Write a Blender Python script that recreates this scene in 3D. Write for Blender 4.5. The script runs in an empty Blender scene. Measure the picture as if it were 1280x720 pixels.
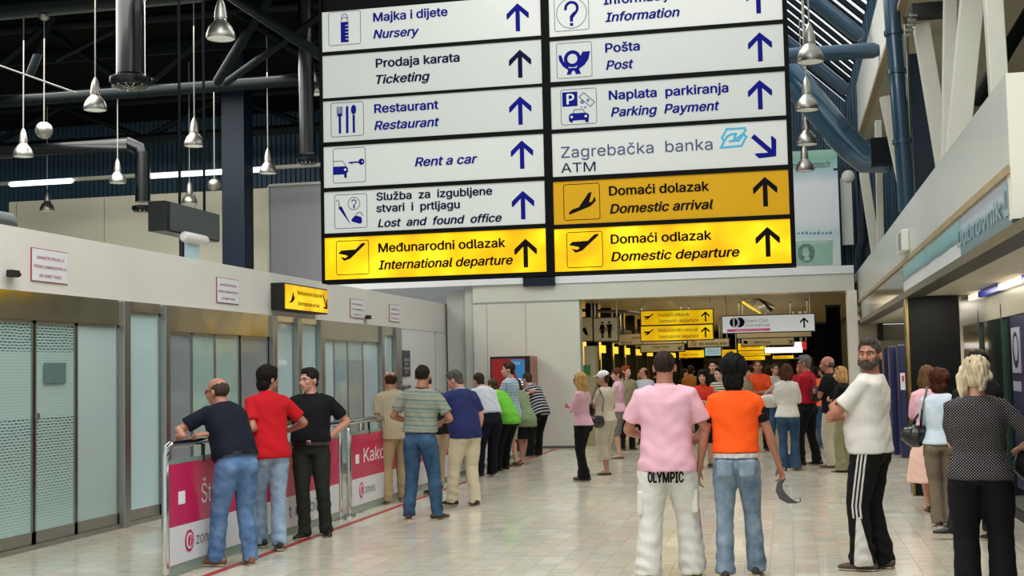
import bpy, bmesh, math, random
import numpy as np
from mathutils import Vector, Matrix
random.seed(7)
PI = math.pi
SC = bpy.context.scene
COL = SC.collection

# ---------------------------------------------------------------- camera
F_PX = 1600.0; YAW, PITCH, ROLL = .2099, .0649, -.0218; EYE = 1.68
_f = np.array([-math.sin(YAW)*math.cos(PITCH), math.cos(YAW)*math.cos(PITCH), math.sin(PITCH)])
_r = np.array([math.cos(YAW), math.sin(YAW), 0]); _u = np.cross(_r, _f)
_r, _u = _r*math.cos(ROLL)+_u*math.sin(ROLL), -_r*math.sin(ROLL)+_u*math.cos(ROLL)
cam = bpy.data.cameras.new('camera'); camo = bpy.data.objects.new('camera', cam); COL.objects.link(camo)
cam.sensor_width = 36; cam.lens = 36*F_PX/1280; cam.clip_end = 400
M = Matrix(((_r[0], _u[0], -_f[0], 0), (_r[1], _u[1], -_f[1], 0), (_r[2], _u[2], -_f[2], EYE), (0, 0, 0, 1)))
camo.matrix_world = M
SC.camera = camo
# ---------------------------------------------------------------- world, light, exposure
SC.view_settings.view_transform = 'Standard'; SC.view_settings.look = 'None'
SC.view_settings.gamma = 1; SC.view_settings.use_curve_mapping = False
SC.view_settings.exposure = 0.0
W = bpy.data.worlds.new('sky'); SC.world = W; W.use_nodes = True
bg = W.node_tree.nodes['Background']; bg.inputs[0].default_value = (.90, .96, 1.0, 1); bg.inputs[1].default_value = .85
def area(name, loc, size, power, col=(1, 1, 1), rot=(0, 0, 0)):
    l = bpy.data.lights.new(name, 'AREA'); l.shape = 'RECTANGLE'; l.size, l.size_y = size; l.energy = power; l.color = col
    o = bpy.data.objects.new(name, l); COL.objects.link(o); o.location = loc; o.rotation_euler = rot
    return o
area('skylight_light', (-2.5, 6, 9.6), (7, 12), 1250, (1.0, .985, .955))
area('skylight_light', (-2.0, 20, 9.6), (5, 8), 900, (1.0, .99, .96))
area('balcony_soffit_light', (1.9, 13.0, 2.5), (.5, 6), 60, (1.0, .90, .76))
area('balcony_soffit_light', (1.9, 21.5, 2.5), (.5, 6), 50, (1.0, .92, .80))
area('corridor_light', (-1.5, 33, 3.15), (4.5, 8), 170, (1.0, .85, .58))
area('shop_interior_light', (-5.3, 40, 3.1), (1.2, 20), 750, (1.0, .80, .35))
area('corridor_ceiling_fill', (-1.5, 38, 2.3), (3.5, 18), 45, (1.0, .86, .6), (PI, 0, 0))  # added fill aimed upward to brighten the slats, no fitting there
area('corridor_light', (-1.5, 47, 3.15), (4.5, 12), 110, (1.0, .82, .50))
area('side_hall_light', (-13, 21, 8.0), (6, 9), 1150, (1.0, .98, .92))

# ---------------------------------------------------------------- helpers
def ray(x, y): return _f+_r*(x-640)/F_PX+_u*(360-y)/F_PX
def G(x, y, z=0.):
    d = ray(x, y); return d*(z-EYE)/d[2]+np.array([0, 0, EYE])
def PY(x, y, Y):
    d = ray(x, y); return d*Y/d[1]+np.array([0, 0, EYE])
def PX(x, y, X):
    d = ray(x, y); return d*X/d[0]+np.array([0, 0, EYE])
def lin(h):
    if isinstance(h, str):
        h = h.lstrip('#'); h = [int(h[i:i+2], 16)/255 for i in (0, 2, 4)]
    return tuple((c/12.92 if c <= .04045 else ((c+.055)/1.055)**2.4) for c in h)
_mats = {}
def mat(name, col='808080', rough=.6, metal=0., var=0., vscale=6., bump=0., bscale=40., emit=0., coat=0., spec=.5, stretch=(1, 1, 1), fn=None, ecol=None, alpha=1., trans=0.):
    if name in _mats: return _mats[name]
    m = bpy.data.materials.new(name); m.use_nodes = True; nt = m.node_tree; N = nt.nodes; L = nt.links
    b = N['Principled BSDF']; c = lin(col)+(1,)
    b.inputs['Base Color'].default_value = c; b.inputs['Roughness'].default_value = rough; b.inputs['Metallic'].default_value = metal
    b.inputs['Coat Weight'].default_value = coat; b.inputs['Specular IOR Level'].default_value = spec
    b.inputs['Transmission Weight'].default_value = trans
    if emit:
        b.inputs['Emission Color'].default_value = (lin(ecol)+(1,)) if ecol else c; b.inputs['Emission Strength'].default_value = emit
    tc = N.new('ShaderNodeTexCoord'); mp = N.new('ShaderNodeMapping'); mp.inputs['Scale'].default_value = stretch
    L.new(tc.outputs['Object'], mp.inputs[0])
    if var:
        nz = N.new('ShaderNodeTexNoise'); nz.inputs['Scale'].default_value = vscale; nz.inputs['Detail'].default_value = 4
        L.new(mp.outputs[0], nz.inputs['Vector'])
        mr = N.new('ShaderNodeMapRange'); mr.inputs[1].default_value = .3; mr.inputs[2].default_value = .7
        mr.inputs[3].default_value = 1-var; mr.inputs[4].default_value = 1+var*.6; L.new(nz.outputs[0], mr.inputs[0])
        mx = N.new('ShaderNodeVectorMath'); mx.operation = 'SCALE'; mx.inputs[0].default_value = c[:3]; L.new(mr.outputs[0], mx.inputs['Scale'])
        L.new(mx.outputs[0], b.inputs['Base Color'])
    if bump:
        n2 = N.new('ShaderNodeTexNoise'); n2.inputs['Scale'].default_value = bscale; n2.inputs['Detail'].default_value = 3
        L.new(mp.outputs[0], n2.inputs['Vector']); bp = N.new('ShaderNodeBump'); bp.inputs['Strength'].default_value = bump; bp.inputs['Distance'].default_value = .01
        L.new(n2.outputs[0], bp.inputs['Height']); L.new(bp.outputs[0], b.inputs['Normal'])
    if fn: fn(m, nt, N, L, b, tc)
    _mats[name] = m
    return m
def ramp(N, stops, interp='LINEAR'):
    r = N.new('ShaderNodeValToRGB'); r.color_ramp.interpolation = interp
    while len(r.color_ramp.elements) < len(stops): r.color_ramp.elements.new(.5)
    for e, (p, c) in zip(r.color_ramp.elements, stops): e.position = p; e.color = lin(c)+(1,)
    return r
def math_n(N, L, op, a, b=None, c=None):
    n = N.new('ShaderNodeMath'); n.operation = op
    for i, v in enumerate((a, b, c)):
        if v is None: continue
        if isinstance(v, (int, float)): n.inputs[i].default_value = v
        else: L.new(v, n.inputs[i])
    return n.outputs[0]

class MB:
    def __init__(s): s.v = []; s.f = []
    def add(s, vs, fs):
        o = len(s.v); s.v += [tuple(map(float, p)) for p in vs]; s.f += [tuple(i+o for i in q) for q in fs]; return s
    def box(s, c, d, rot=None):
        c = Vector(c); hx, hy, hz = d[0]/2, d[1]/2, d[2]/2
        vs = [Vector((x*hx, y*hy, z*hz)) for x in (-1, 1) for y in (-1, 1) for z in (-1, 1)]
        if rot is not None: vs = [rot@v for v in vs]
        return s.add([v+c for v in vs], [(0, 1, 3, 2), (4, 6, 7, 5), (0, 4, 5, 1), (2, 3, 7, 6), (0, 2, 6, 4), (1, 5, 7, 3)])
    def bb(s, x0, x1, y0, y1, z0, z1): return s.box(((x0+x1)/2, (y0+y1)/2, (z0+z1)/2), (abs(x1-x0), abs(y1-y0), abs(z1-z0)))
    def tube(s, pts, rad, n=12, side=(1, 0, 0), cap='round'):
        pts = [Vector(p) for p in pts]; R = [(r, r) if isinstance(r, (int, float)) else tuple(r) for r in rad]
        if len(R) == 1: R = R*len(pts)
        T = []
        for i in range(len(pts)):
            t = (pts[min(i+1, len(pts)-1)]-pts[max(i-1, 0)])
            T.append(t.normalized() if t.length > 1e-9 else Vector((0, 0, 1)))
        P, RR, TT = list(pts), list(R), list(T)
        if cap == 'round':
            r0 = sum(R[0])/2*.9; r1 = sum(R[-1])/2*.9
            P = [pts[0]-T[0]*r0*.98, pts[0]-T[0]*r0*.75]+P+[pts[-1]+T[-1]*r1*.75, pts[-1]+T[-1]*r1*.98]
            q = lambda r, k: (r[0]*k, r[1]*k)
            RR = [q(R[0], .2), q(R[0], .68)]+RR+[q(R[-1], .68), q(R[-1], .2)]; TT = [T[0]]*2+TT+[T[-1]]*2
        sd = Vector(side); vs = []
        for p, r, t in zip(P, RR, TT):
            a = sd-t*sd.dot(t)
            if a.length < 1e-4: a = Vector((0, 1, 0))-t*t.y
            if a.length < 1e-4: a = Vector((1, 0, 0))
            a.normalize(); b = t.cross(a)
            for k in range(n):
                an = 2*PI*k/n; vs.append(p+a*(math.cos(an)*r[0])+b*(math.sin(an)*r[1]))
        fs = [(i*n+k, i*n+(k+1) % n, (i+1)*n+(k+1) % n, (i+1)*n+k) for i in range(len(P)-1) for k in range(n)]
        fs.append(tuple(range(n-1, -1, -1))); fs.append(tuple((len(P)-1)*n+k for k in range(n)))
        return s.add(vs, fs)
    def ell(s, c, r, ax=None, n=14, m=9):
        c = Vector(c); ax = ax or (Vector((1, 0, 0)), Vector((0, 1, 0)), Vector((0, 0, 1)))
        vs = [c-ax[2]*r[2]]
        for i in range(1, m):
            ph = -PI/2+PI*i/m
            for k in range(n):
                th = 2*PI*k/n; vs.append(c+ax[0]*(r[0]*math.cos(ph)*math.cos(th))+ax[1]*(r[1]*math.cos(ph)*math.sin(th))+ax[2]*(r[2]*math.sin(ph)))
        vs.append(c+ax[2]*r[2]); fs = [(0, 1+(k+1) % n, 1+k) for k in range(n)]
        for i in range(m-2):
            for k in range(n): fs.append((1+i*n+k, 1+i*n+(k+1) % n, 1+(i+1)*n+(k+1) % n, 1+(i+1)*n+k))
        t = len(vs)-1; fs += [(t, 1+(m-2)*n+k, 1+(m-2)*n+(k+1) % n) for k in range(n)]
        return s.add(vs, fs)
    def lathe(s, prof, c=(0, 0, 0), n=24):
        c = Vector(c); vs = [c+Vector((r*math.cos(2*PI*k/n), r*math.sin(2*PI*k/n), z)) for r, z in prof for k in range(n)]
        fs = [(i*n+k, i*n+(k+1) % n, (i+1)*n+(k+1) % n, (i+1)*n+k) for i in range(len(prof)-1) for k in range(n)]
        return s.add(vs, fs)
    def poly(s, pts, y=0., th=.002):      # flat shape in x,z with a little thickness towards -y
        n = len(pts); vs = [(x, y, z) for x, z in pts]+[(x, y-th, z) for x, z in pts]
        fs = [tuple(range(n)), tuple(range(2*n-1, n-1, -1))]+[(i, (i+1) % n, n+(i+1) % n, n+i) for i in range(n)]
        return s.add(vs, fs)
    def mesh(s, name, smooth=False):
        me = bpy.data.meshes.new(name); me.from_pydata(s.v, [], s.f); me.update()
        bm = bmesh.new(); bm.from_mesh(me); bmesh.ops.recalc_face_normals(bm, faces=bm.faces)
        big = [f for f in bm.faces if len(f.verts) > 4]
        if big: bmesh.ops.triangulate(bm, faces=big)
        bm.to_mesh(me); bm.free()
        if smooth:
            me.polygons.foreach_set('use_smooth', [True]*len(me.polygons))
            try: me.set_sharp_from_angle(angle=math.radians(40))
            except Exception: pass
        return me
def obj(name, mb, m, parent=None, smooth=False, loc=None, rotz=0, bevel=0):
    me = mb.mesh(name, smooth) if isinstance(mb, MB) else mb
    if m is not None and (not me.materials): me.materials.append(m)
    o = bpy.data.objects.new(name, me); COL.objects.link(o)
    if parent is not None: o.parent = parent
    if loc is not None: o.location = loc
    if rotz: o.rotation_euler = (0, 0, rotz)
    if bevel:
        b = o.modifiers.new('bevel', 'BEVEL'); b.width = bevel; b.segments = 2; b.limit_method = 'ANGLE'
    return o
def tag(o, label, cat, group=None, kind=None):
    if label: o['label'] = label
    if cat: o['category'] = cat
    if group: o['group'] = group
    if kind: o['kind'] = kind
    return o
def thing(name, label, cat, loc=(0, 0, 0), rotz=0, group=None):
    o = bpy.data.objects.new(name, None); COL.objects.link(o); o.empty_display_size = .2
    o.location = loc; o.rotation_euler = (0, 0, rotz)
    return tag(o, label, cat, group)
def struct(name, mb, m, parent=None, smooth=False, label=None, loc=None, rotz=0, bevel=0):
    o = obj(name, mb, m, parent, smooth, loc, rotz, bevel)
    if parent is None: o['kind'] = 'structure'
    if label: o['label'] = label
    return o
def dup(o, parent=None):
    c = o.copy(); COL.objects.link(c); c.parent = parent
    for ch in list(o.children): dup(ch, c)
    return c
try: FONT = bpy.data.fonts.load(bpy.utils.system_resource('DATAFILES', path='fonts')+'/Inter.woff2')   # Blender's own interface font
except Exception: FONT = None
_tx = []
_glyph = {}
def fill_outline(me, wt=0.):
    """turn the outline edges of a text into clean triangles by the nonzero winding rule"""
    from mathutils.geometry import delaunay_2d_cdt
    V_ = [v.co.xy.copy() for v in me.vertices]; E_ = [tuple(e.vertices) for e in me.edges]
    nb = {}
    for a, b in E_: nb.setdefault(a, []).append(b); nb.setdefault(b, []).append(a)
    seen = set(); loops = []
    for st in range(len(V_)):
        if st in seen or st not in nb: continue
        lp = [st]; seen.add(st); cur = st
        while True:
            nx = [q for q in nb[cur] if q not in seen]
            if not nx: break
            cur = min(nx, key=lambda q: abs(q-cur)); seen.add(cur); lp.append(cur)
        loops.append(lp)
    # group the contours by overlapping x ranges, so each letter is filled on its own
    loops.sort(key=lambda l: min(V_[i].x for i in l)); groups = []
    for l in loops:
        x0, x1 = min(V_[i].x for i in l), max(V_[i].x for i in l)
        if groups and x0 < groups[-1][1]+1e-4: groups[-1][0].append(l); groups[-1][1] = max(groups[-1][1], x1)
        else: groups.append([[l], x1])
    ov, of = [], []
    for ls, _ in groups:
        vv = []; ee = []; segs = []
        for l in ls:
            for dx, dy in (((-wt, 0), (wt, 0), (0, wt*.6), (0, -wt*.6)) if wt > .003 else ((0, 0),)):      # heavier strokes: the union of shifted outlines
                n0 = len(vv); P = [V_[i]+Vector((dx, dy)) for i in l]
                vv += P; m_ = len(P); ee += [(n0+i, n0+(i+1) % m_) for i in range(m_)]; segs += [(P[i], P[(i+1) % m_]) for i in range(m_)]
        r = delaunay_2d_cdt(vv, ee, [], 0, 1e-6); A = np.array([(a.x, a.y, b.x, b.y) for a, b in segs]); k0 = len(ov); pts = [(p.x, p.y, 0) for p in r[0]]; ov += pts
        for f in r[2]:
            if len(f) != 3: continue
            c = np.mean([pts[i][:2] for i in f], 0); x, y = c; y0, y1 = A[:, 1], A[:, 3]; up = (y0 <= y) & (y1 > y); dn = (y0 > y) & (y1 <= y)
            cr = (A[:, 2]-A[:, 0])*(y-y0)-(x-A[:, 0])*(y1-y0)
            if np.sum(up & (cr > 0))-np.sum(dn & (cr < 0)) != 0: of.append(tuple(k0+i for i in f))
    out = bpy.data.meshes.new('lettering'); out.from_pydata(ov, [], of); out.update(); bpy.data.meshes.remove(me)
    return out
def text(s, x, z, cap, m, parent, y=-.003, italic=False, bold=.012, right=None, align='LEFT', name='lettering', th=.001):
    """lettering in the parent's x,z plane; cap = capital height; right = x where it ends"""
    c = bpy.data.curves.new(name, 'FONT'); c.body = s; c.size = 1; c.offset = 0; c.extrude = 0; c.resolution_u = 3; c.fill_mode = 'NONE'
    if FONT: c.font = FONT
    if italic: c.shear = .22
    o = bpy.data.objects.new('tmp', c); COL.objects.link(o)
    _tx.append((o, x, z, cap, m, parent, y, right, align, name, bold))
def flush_text():
    c = bpy.data.curves.new('ref', 'FONT'); c.body = 'H'
    if FONT: c.font = FONT
    ho = bpy.data.objects.new('ref', c); COL.objects.link(ho)
    dg = bpy.context.evaluated_depsgraph_get(); dg.update()
    me = bpy.data.meshes.new_from_object(ho.evaluated_get(dg)); CAPH = max(v.co.y for v in me.vertices); bpy.data.objects.remove(ho); bpy.data.meshes.remove(me)
    for o, x, z, cap, m, parent, y, right, align, name, bold in _tx:
        me = fill_outline(bpy.data.meshes.new_from_object(o.evaluated_get(dg)), bold*.75); me.name = name
        n = len(me.vertices); co = np.empty(n*3); me.vertices.foreach_get('co', co); co = co.reshape(-1, 3)
        if n:
            k = cap/CAPH; xs = co[:, 0]*k; x0, x1 = xs.min(), xs.max()
            kx = 1.
            if right is not None: kx = (right-x)/max(1e-6, x1-x0); xs = (xs-x0)*kx+x
            elif align == 'CENTER': xs = xs-(x0+x1)/2+x
            else: xs = xs-x0+x
            out = np.stack([xs, np.full(n, y), co[:, 1]*k+z], 1)
            me.vertices.foreach_set('co', out.ravel()); me.update()
        me.materials.clear(); me.materials.append(m)
        c = o.data; bpy.data.objects.remove(o); bpy.data.curves.remove(c)
        q = bpy.data.objects.new(name, me); COL.objects.link(q); q.parent = parent
    _tx.clear()
# ================================================================= MATERIALS
WHITE = mat('painted_white', 'd9d8cf', .45, var=.04, vscale=1.5, bump=.03, bscale=3)
CREAM = mat('cream_panel', 'd2cdb8', .55, var=.05, vscale=.8)
BACKW = mat('back_wall_panel', 'c9cabd', .4, var=.04, vscale=1.2, coat=.15)
STEEL = mat('brushed_steel', 'a9aaa4', .28, 1, var=.06, vscale=4, stretch=(1, 1, 12))
CHROME = mat('chrome', 'c8c8c6', .12, 1)
DARKST = mat('dark_painted_steel', '050f11', .55, .0, spec=.18)
NAVYST = mat('navy_painted_steel', '091a28', .45, spec=.25)
BLUEP = mat('blue_grey_pipe', '2e4a5e', .3, .2, coat=.3)
BLACK = mat('black', '0a0a0a', .5)
BLKGL = mat('black_gloss', '030504', .6, spec=.1)
GREY = mat('grey_panel', '83868a', .6)
DGREY = mat('dark_grey_panel', '42484a', .6)
SIGNW = mat('sign_face_white', 'c4c7c1', .3, emit=.10, coat=.15)
SIGNG = mat('sign_face_pale', 'bbc0ba', .3, emit=.08, coat=.15)
def _yel(m, nt, N, L, b, tc):
    sx = N.new('ShaderNodeSeparateXYZ'); L.new(tc.outputs['Object'], sx.inputs[0])
    nz = N.new('ShaderNodeTexNoise'); nz.inputs['Scale'].default_value = 2.2; nz.inputs['Detail'].default_value = 1; L.new(tc.outputs['Object'], nz.inputs['Vector'])
    r = ramp(N, [(.3, 'd8a000'), (.52, 'f0be00'), (.72, 'ffda1c')]); L.new(nz.outputs[0], r.inputs[0])
    L.new(r.outputs[0], b.inputs['Emission Color']); L.new(r.outputs[0], b.inputs['Base Color'])
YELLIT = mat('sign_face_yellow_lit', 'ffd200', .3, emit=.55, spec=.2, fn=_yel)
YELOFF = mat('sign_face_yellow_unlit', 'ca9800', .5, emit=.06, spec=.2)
INK = mat('navy_ink', '0c1278', .7, spec=.1)
INKD = mat('dark_ink', '080b34', .7, spec=.1)
BINK = mat('black_ink', '080806', .7, spec=.1)
CYAN = mat('cyan_ink', '2da6cc', .5)
REDINK = mat('red_ink', 'a03540', .5)
OUTL = mat('pictogram_outline', '5a6070', .5)
def _frost(m, nt, N, L, b, tc):
    sx = N.new('ShaderNodeSeparateXYZ'); L.new(tc.outputs['Object'], sx.inputs[0])
    r = ramp(N, [(0, '9fb6b0'), (.35, 'a9c0bc'), (1, 'b4ccca')]); z = math_n(N, L, 'DIVIDE', sx.outputs[2], 2.4); L.new(z, r.inputs[0])
    L.new(r.outputs[0], b.inputs['Base Color'])
FROST = mat('frosted_glass', 'a8c0bd', .22, coat=.5, fn=_frost)
FROSTB = mat('frosted_glass_blue', 'b4d0d2', .22, coat=.5)
GLGREY = mat('grey_frosted_glass', '7d878b', .3, coat=.5)
FROSTT = mat('translucent_frosted_glass', '98b4ac', .18, coat=.6, var=.1, vscale=2.0)
def _print(m, nt, N, L, b, tc):
    mp = N.new('ShaderNodeMapping'); mp.inputs['Rotation'].default_value = (PI/2, 0, 0); L.new(tc.outputs['Object'], mp.inputs[0])
    sw = N.new('ShaderNodeSeparateXYZ'); L.new(tc.outputs['Object'], sw.inputs[0]); cb = N.new('ShaderNodeCombineXYZ')
    nz = N.new('ShaderNodeTexNoise'); nz.inputs['Scale'].default_value = 9; L.new(tc.outputs['Object'], nz.inputs['Vector'])
    wz = math_n(N, L, 'MULTIPLY_ADD', nz.outputs[0], .02, sw.outputs[2])
    L.new(sw.outputs[0], cb.inputs[0]); L.new(wz, cb.inputs[1])
    br = N.new('ShaderNodeTexBrick'); L.new(cb.outputs[0], br.inputs['Vector']); br.inputs['Scale'].default_value = 1
    br.inputs['Brick Width'].default_value = .075; br.inputs['Row Height'].default_value = .03; br.inputs['Mortar Size'].default_value = .009; br.inputs['Mortar Smooth'].default_value = .2
    br.inputs['Color1'].default_value = (1, 1, 1, 1); br.inputs['Color2'].default_value = (.8, .8, .8, 1); br.inputs['Mortar'].default_value = (0, 0, 0, 1)
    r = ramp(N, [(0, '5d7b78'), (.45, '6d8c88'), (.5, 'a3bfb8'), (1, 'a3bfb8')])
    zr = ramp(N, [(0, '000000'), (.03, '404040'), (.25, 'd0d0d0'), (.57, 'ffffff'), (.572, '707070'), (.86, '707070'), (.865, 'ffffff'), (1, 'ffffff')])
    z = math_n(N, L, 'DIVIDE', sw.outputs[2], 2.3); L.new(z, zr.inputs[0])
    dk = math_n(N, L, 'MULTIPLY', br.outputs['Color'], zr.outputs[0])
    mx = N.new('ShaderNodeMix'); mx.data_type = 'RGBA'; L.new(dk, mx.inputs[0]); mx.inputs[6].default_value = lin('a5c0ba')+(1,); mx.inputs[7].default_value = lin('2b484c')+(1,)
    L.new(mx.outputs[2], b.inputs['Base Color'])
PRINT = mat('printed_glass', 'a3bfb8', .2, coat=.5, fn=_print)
# ================================================================= FLOOR (marble tiles)
def _tile(m, nt, N, L, b, tc):
    g = N.new('ShaderNodeNewGeometry'); oi = N.new('ShaderNodeObjectInfo')
    rnd = math_n(N, L, 'FRACT', math_n(N, L, 'ADD', oi.outputs['Random'], g.outputs['Random Per Island']))
    cr = ramp(N, [(0, 'cbc8b7'), (.2, 'cfcab6'), (.4, 'd4d0c0'), (.55, 'c6c7b9'), (.68, 'd1c8b3'), (.80, 'c3c5b9'), (.90, 'd4c4b0'), (.95, 'd8d5c5')]); L.new(rnd, cr.inputs[0])
    mp = N.new('ShaderNodeMapping'); mp.inputs['Scale'].default_value = (2.2, 11, 1); L.new(g.outputs['Position'], mp.inputs[0])
    off = N.new('ShaderNodeCombineXYZ'); L.new(math_n(N, L, 'MULTIPLY', rnd, 37.), off.inputs[2]); L.new(off.outputs[0], mp.inputs['Location'])
    nz = N.new('ShaderNodeTexNoise'); nz.inputs['Scale'].default_value = 1; nz.inputs['Detail'].default_value = 5; nz.inputs['Distortion'].default_value = 1.2; L.new(mp.outputs[0], nz.inputs['Vector'])
    vr = ramp(N, [(.25, 'a0a49a'), (.42, 'dedfd8'), (.6, 'ffffff'), (.75, 'f4eae0')]); L.new(nz.outputs[0], vr.inputs[0])
    mx = N.new('ShaderNodeMix'); mx.data_type = 'RGBA'; mx.blend_type = 'MULTIPLY'; mx.inputs[0].default_value = .42; L.new(cr.outputs[0], mx.inputs[6]); L.new(vr.outputs[0], mx.inputs[7])
    L.new(mx.outputs[2], b.inputs['Base Color'])
    r2 = math_n(N, L, 'MULTIPLY_ADD', nz.outputs[0], .14, .13); L.new(r2, b.inputs['Roughness'])
TILE = mat('polished_marble_tile', 'cfcfc0', .2, coat=.2, spec=.6, fn=_tile)
GROUT = mat('tile_joint', 'a5a596', .7)
fl = struct('floor', MB().bb(-30, 8, -2, 90, -.3, -.006), GROUT)
TW, TL = .2, .4
def tile_mb(x, y, w=TW, l=TL, mb=None):
    mb = mb or MB(); j = .0012; return mb.bb(x+j, x+w-j, y+j, y+l-j, -.006, 0)
tm = MB().bb(.0012, TW-.0012, .0012, TL-.0012, -.006, 0).mesh('marble_tile'); tm.materials.append(TILE)
cells = []
x0 = -7.4
for i in range(int(9.4/TW)):
    off = (0 if i % 2 == 0 else .13)+random.choice((0, .06))
    for j in range(int(34/TL)): cells.append((x0+i*TW, 8.6+off+j*TL))
def vis(c):
    p = np.array([c[0]+.1, c[1]+.2, -EYE]); z = p@_f
    px, py = 640+F_PX*(p@_r)/z, 360-F_PX*(p@_u)/z
    return -10 < px < 1290 and 380 < py < 728
near = sorted([c for c in cells if vis(c)], key=lambda c: c[0]**2+c[1]**2)[:300]; ns = set(near)
for c in near:
    o = obj('marble_tile', tm, None, fl, loc=(c[0], c[1], 0))
rest = MB()
for c in cells:
    if c not in ns: tile_mb(c[0], c[1], mb=rest)
rest.bb(-30, x0-.002, -2, 60, -.006, 0).bb(2.02, 8, -2, 60, -.006, 0).bb(x0, 2, -2, 8.59, -.006, 0).bb(x0, 2, 43, 90, -.006, 0)
o = obj('marble_tile', rest, TILE, fl); o['kind'] = 'stuff'
tag(obj('floor_line', MB().bb(-4.93, -4.85, 4, 27.3, 0, .003), mat('red_tape', '9c3430', .4)), 'thin red line taped along the floor beside the railings', 'floor marking')

# ================================================================= LEFT WALL : fascia + glazed bays
XL = -7.45
def yl(px, py=500): return PX(px, py, XL)[1]
struct('wall_left', MB().bb(XL-.25, XL, 6, 29.5, 2.59, 3.22).bb(XL-.02, XL+.012, 6, 29.5, 2.57, 2.60), WHITE)
struct('trim_1', MB().bb(XL-1.6, XL-.25, 6, 29.5, 3.05, 3.2), WHITE)
struct('wall_left_infill', MB().bb(XL-.30, XL-.12, 6, 29.5, 0, 2.58), mat('bay_backing', '7e918f', .5))
def _hdr(m, nt, N, L, b, tc):
    wv = N.new('ShaderNodeTexNoise'); wv.inputs['Scale'].default_value = 1.3; wv.inputs['Detail'].default_value = 1; L.new(tc.outputs['Object'], wv.inputs['Vector'])
    bp = N.new('ShaderNodeBump'); bp.inputs['Strength'].default_value = .35; bp.inputs['Distance'].default_value = .05; L.new(wv.outputs[0], bp.inputs['Height']); L.new(bp.outputs[0], b.inputs['Normal'])
MIRR = mat('polished_header_metal', 'a8a290', .16, 1, fn=_hdr)
def bay(label, cat, name, segs, y0, y1, hz, ty=None):
    """segs: list of (px0,px1,material,partname); things stand along the wall, local x = world y"""
    t = thing(name, label, cat, (XL, y0, 0), PI/2)
    W_ = y1-y0
    obj('header', MB().bb(0, W_, -.02, .06, hz, 2.585), MIRR, t)
    obj('threshold', MB().bb(0, W_, -.02, .10, 0, .05), STEEL, t)
    for a, b, m, nm in segs:
        a_, b_ = yl(a)-y0, yl(b)-y0
        if nm == 'mullion': obj('mullion', MB().bb(a_, b_, -.06, .06, 0, 2.58), STEEL, t, bevel=.006)
        else:
            w = .025
            p = obj('glass_panel', MB().bb(a_, b_, .035, .05, .05, hz), m, t)
            fr = MB().bb(a_, b_, .02, .04, .05, .17).bb(a_, b_, .02, .04, hz-.03, hz).bb(a_, a_+w, .02, .04, .05, hz).bb(b_-w, b_, .02, .04, .05, hz)
            obj('frame', fr, STEEL, p)
    return t
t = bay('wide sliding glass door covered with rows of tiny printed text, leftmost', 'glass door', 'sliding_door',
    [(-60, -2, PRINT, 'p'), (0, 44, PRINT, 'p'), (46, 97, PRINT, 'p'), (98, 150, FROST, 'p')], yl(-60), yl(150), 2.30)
obj('notice', MB().bb(yl(57)-yl(-60), yl(84)-yl(-60), .012, .018, 1.66, 1.87), mat('notice_print', '5f7c7a', .4, var=.5, vscale=60, stretch=(1, 1, 3)), t)
obj('lock', MB().bb(yl(48)-yl(-60), yl(50)-yl(-60), 0, .02, 1.3, 1.36), STEEL, t)
bay('tall narrow pale blue frosted panel between steel posts, left of the man in navy', 'glass partition', 'glass_partition',
    [(150, 158, STEEL, 'mullion'), (158, 202, FROSTB, 'p'), (202, 208, STEEL, 'mullion')], yl(150), yl(208), 2.47)
t = bay('frosted sliding door flanked by grey panels behind the navy and red shirted men', 'glass door', 'sliding_door',
    [(208, 242, GLGREY, 'p'), (242, 271, FROSTT, 'p'), (271, 301, FROSTT, 'p'), (303, 337, GLGREY, 'p')], yl(208), yl(338), 2.26)
bay('pair of pale blue frosted panels between steel posts under the yellow arrival sign', 'glass partition', 'glass_partition',
    [(338, 343, STEEL, 'mullion'), (343, 369, FROSTB, 'p'), (369, 374, STEEL, 'mullion'), (374, 398, FROSTB, 'p'), (398, 403, STEEL, 'mullion')], yl(338), yl(403), 2.50)
bay('four leaved frosted glass door behind the man in the dark polo', 'glass door', 'sliding_door',
    [(403, 420, FROSTB, 'p'), (420, 437, FROSTT, 'p'), (437, 456, FROSTT, 'p'), (456, 475, FROSTB, 'p')], yl(403), yl(475), 2.27)
bay('last narrow frosted panel beside the white wall', 'glass partition', 'glass_partition',
    [(475, 478, STEEL, 'mullion'), (478, 493, FROST, 'p'), (493, 500, STEEL, 'mullion')], yl(475), yl(500), 2.42)
WW = mat('white_panel', 'dcdfdb', .4, coat=.1)
wl = struct('wall_left_end', MB().bb(XL-.11, XL-.03, yl(500), 29.5, 0, 2.57), GREY)
for a, b in ((500, 545), (547, 570), (571.5, 584)):
    obj('wall_panel', MB().bb(XL-.06, XL, yl(a)+.01, yl(b)-.01, 0, 2.57), WW, wl)
t = thing('notice_board', 'small navy notice plate on the white wall above the beige shirted man', 'sign', (XL, yl(503), 1.62), PI/2)
obj('plate', MB().bb(0, .52, -.02, 0, 0, .52), mat('navy_plate', '141c38', .3), t)
for k, (s_, z) in enumerate((('i', .42), ('ZABRANJEN', .31), ('PROLAZ', .23), ('PASSENGERS', .14), ('ONLY', .06))):
    text(s_, .26, z, .045, SIGNW, t, y=-.023, align='CENTER')
t = thing('card_reader', 'small steel box fixed at the end of the white wall beside the bald man', 'box', (XL, yl(500.5), 1.16), PI/2)
obj('housing', MB().bb(0, .30, -.14, 0, 0, .30), STEEL, t, bevel=.02); obj('slot', MB().bb(.2, .26, -.15, -.14, .1, .2), BLACK, t)
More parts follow.
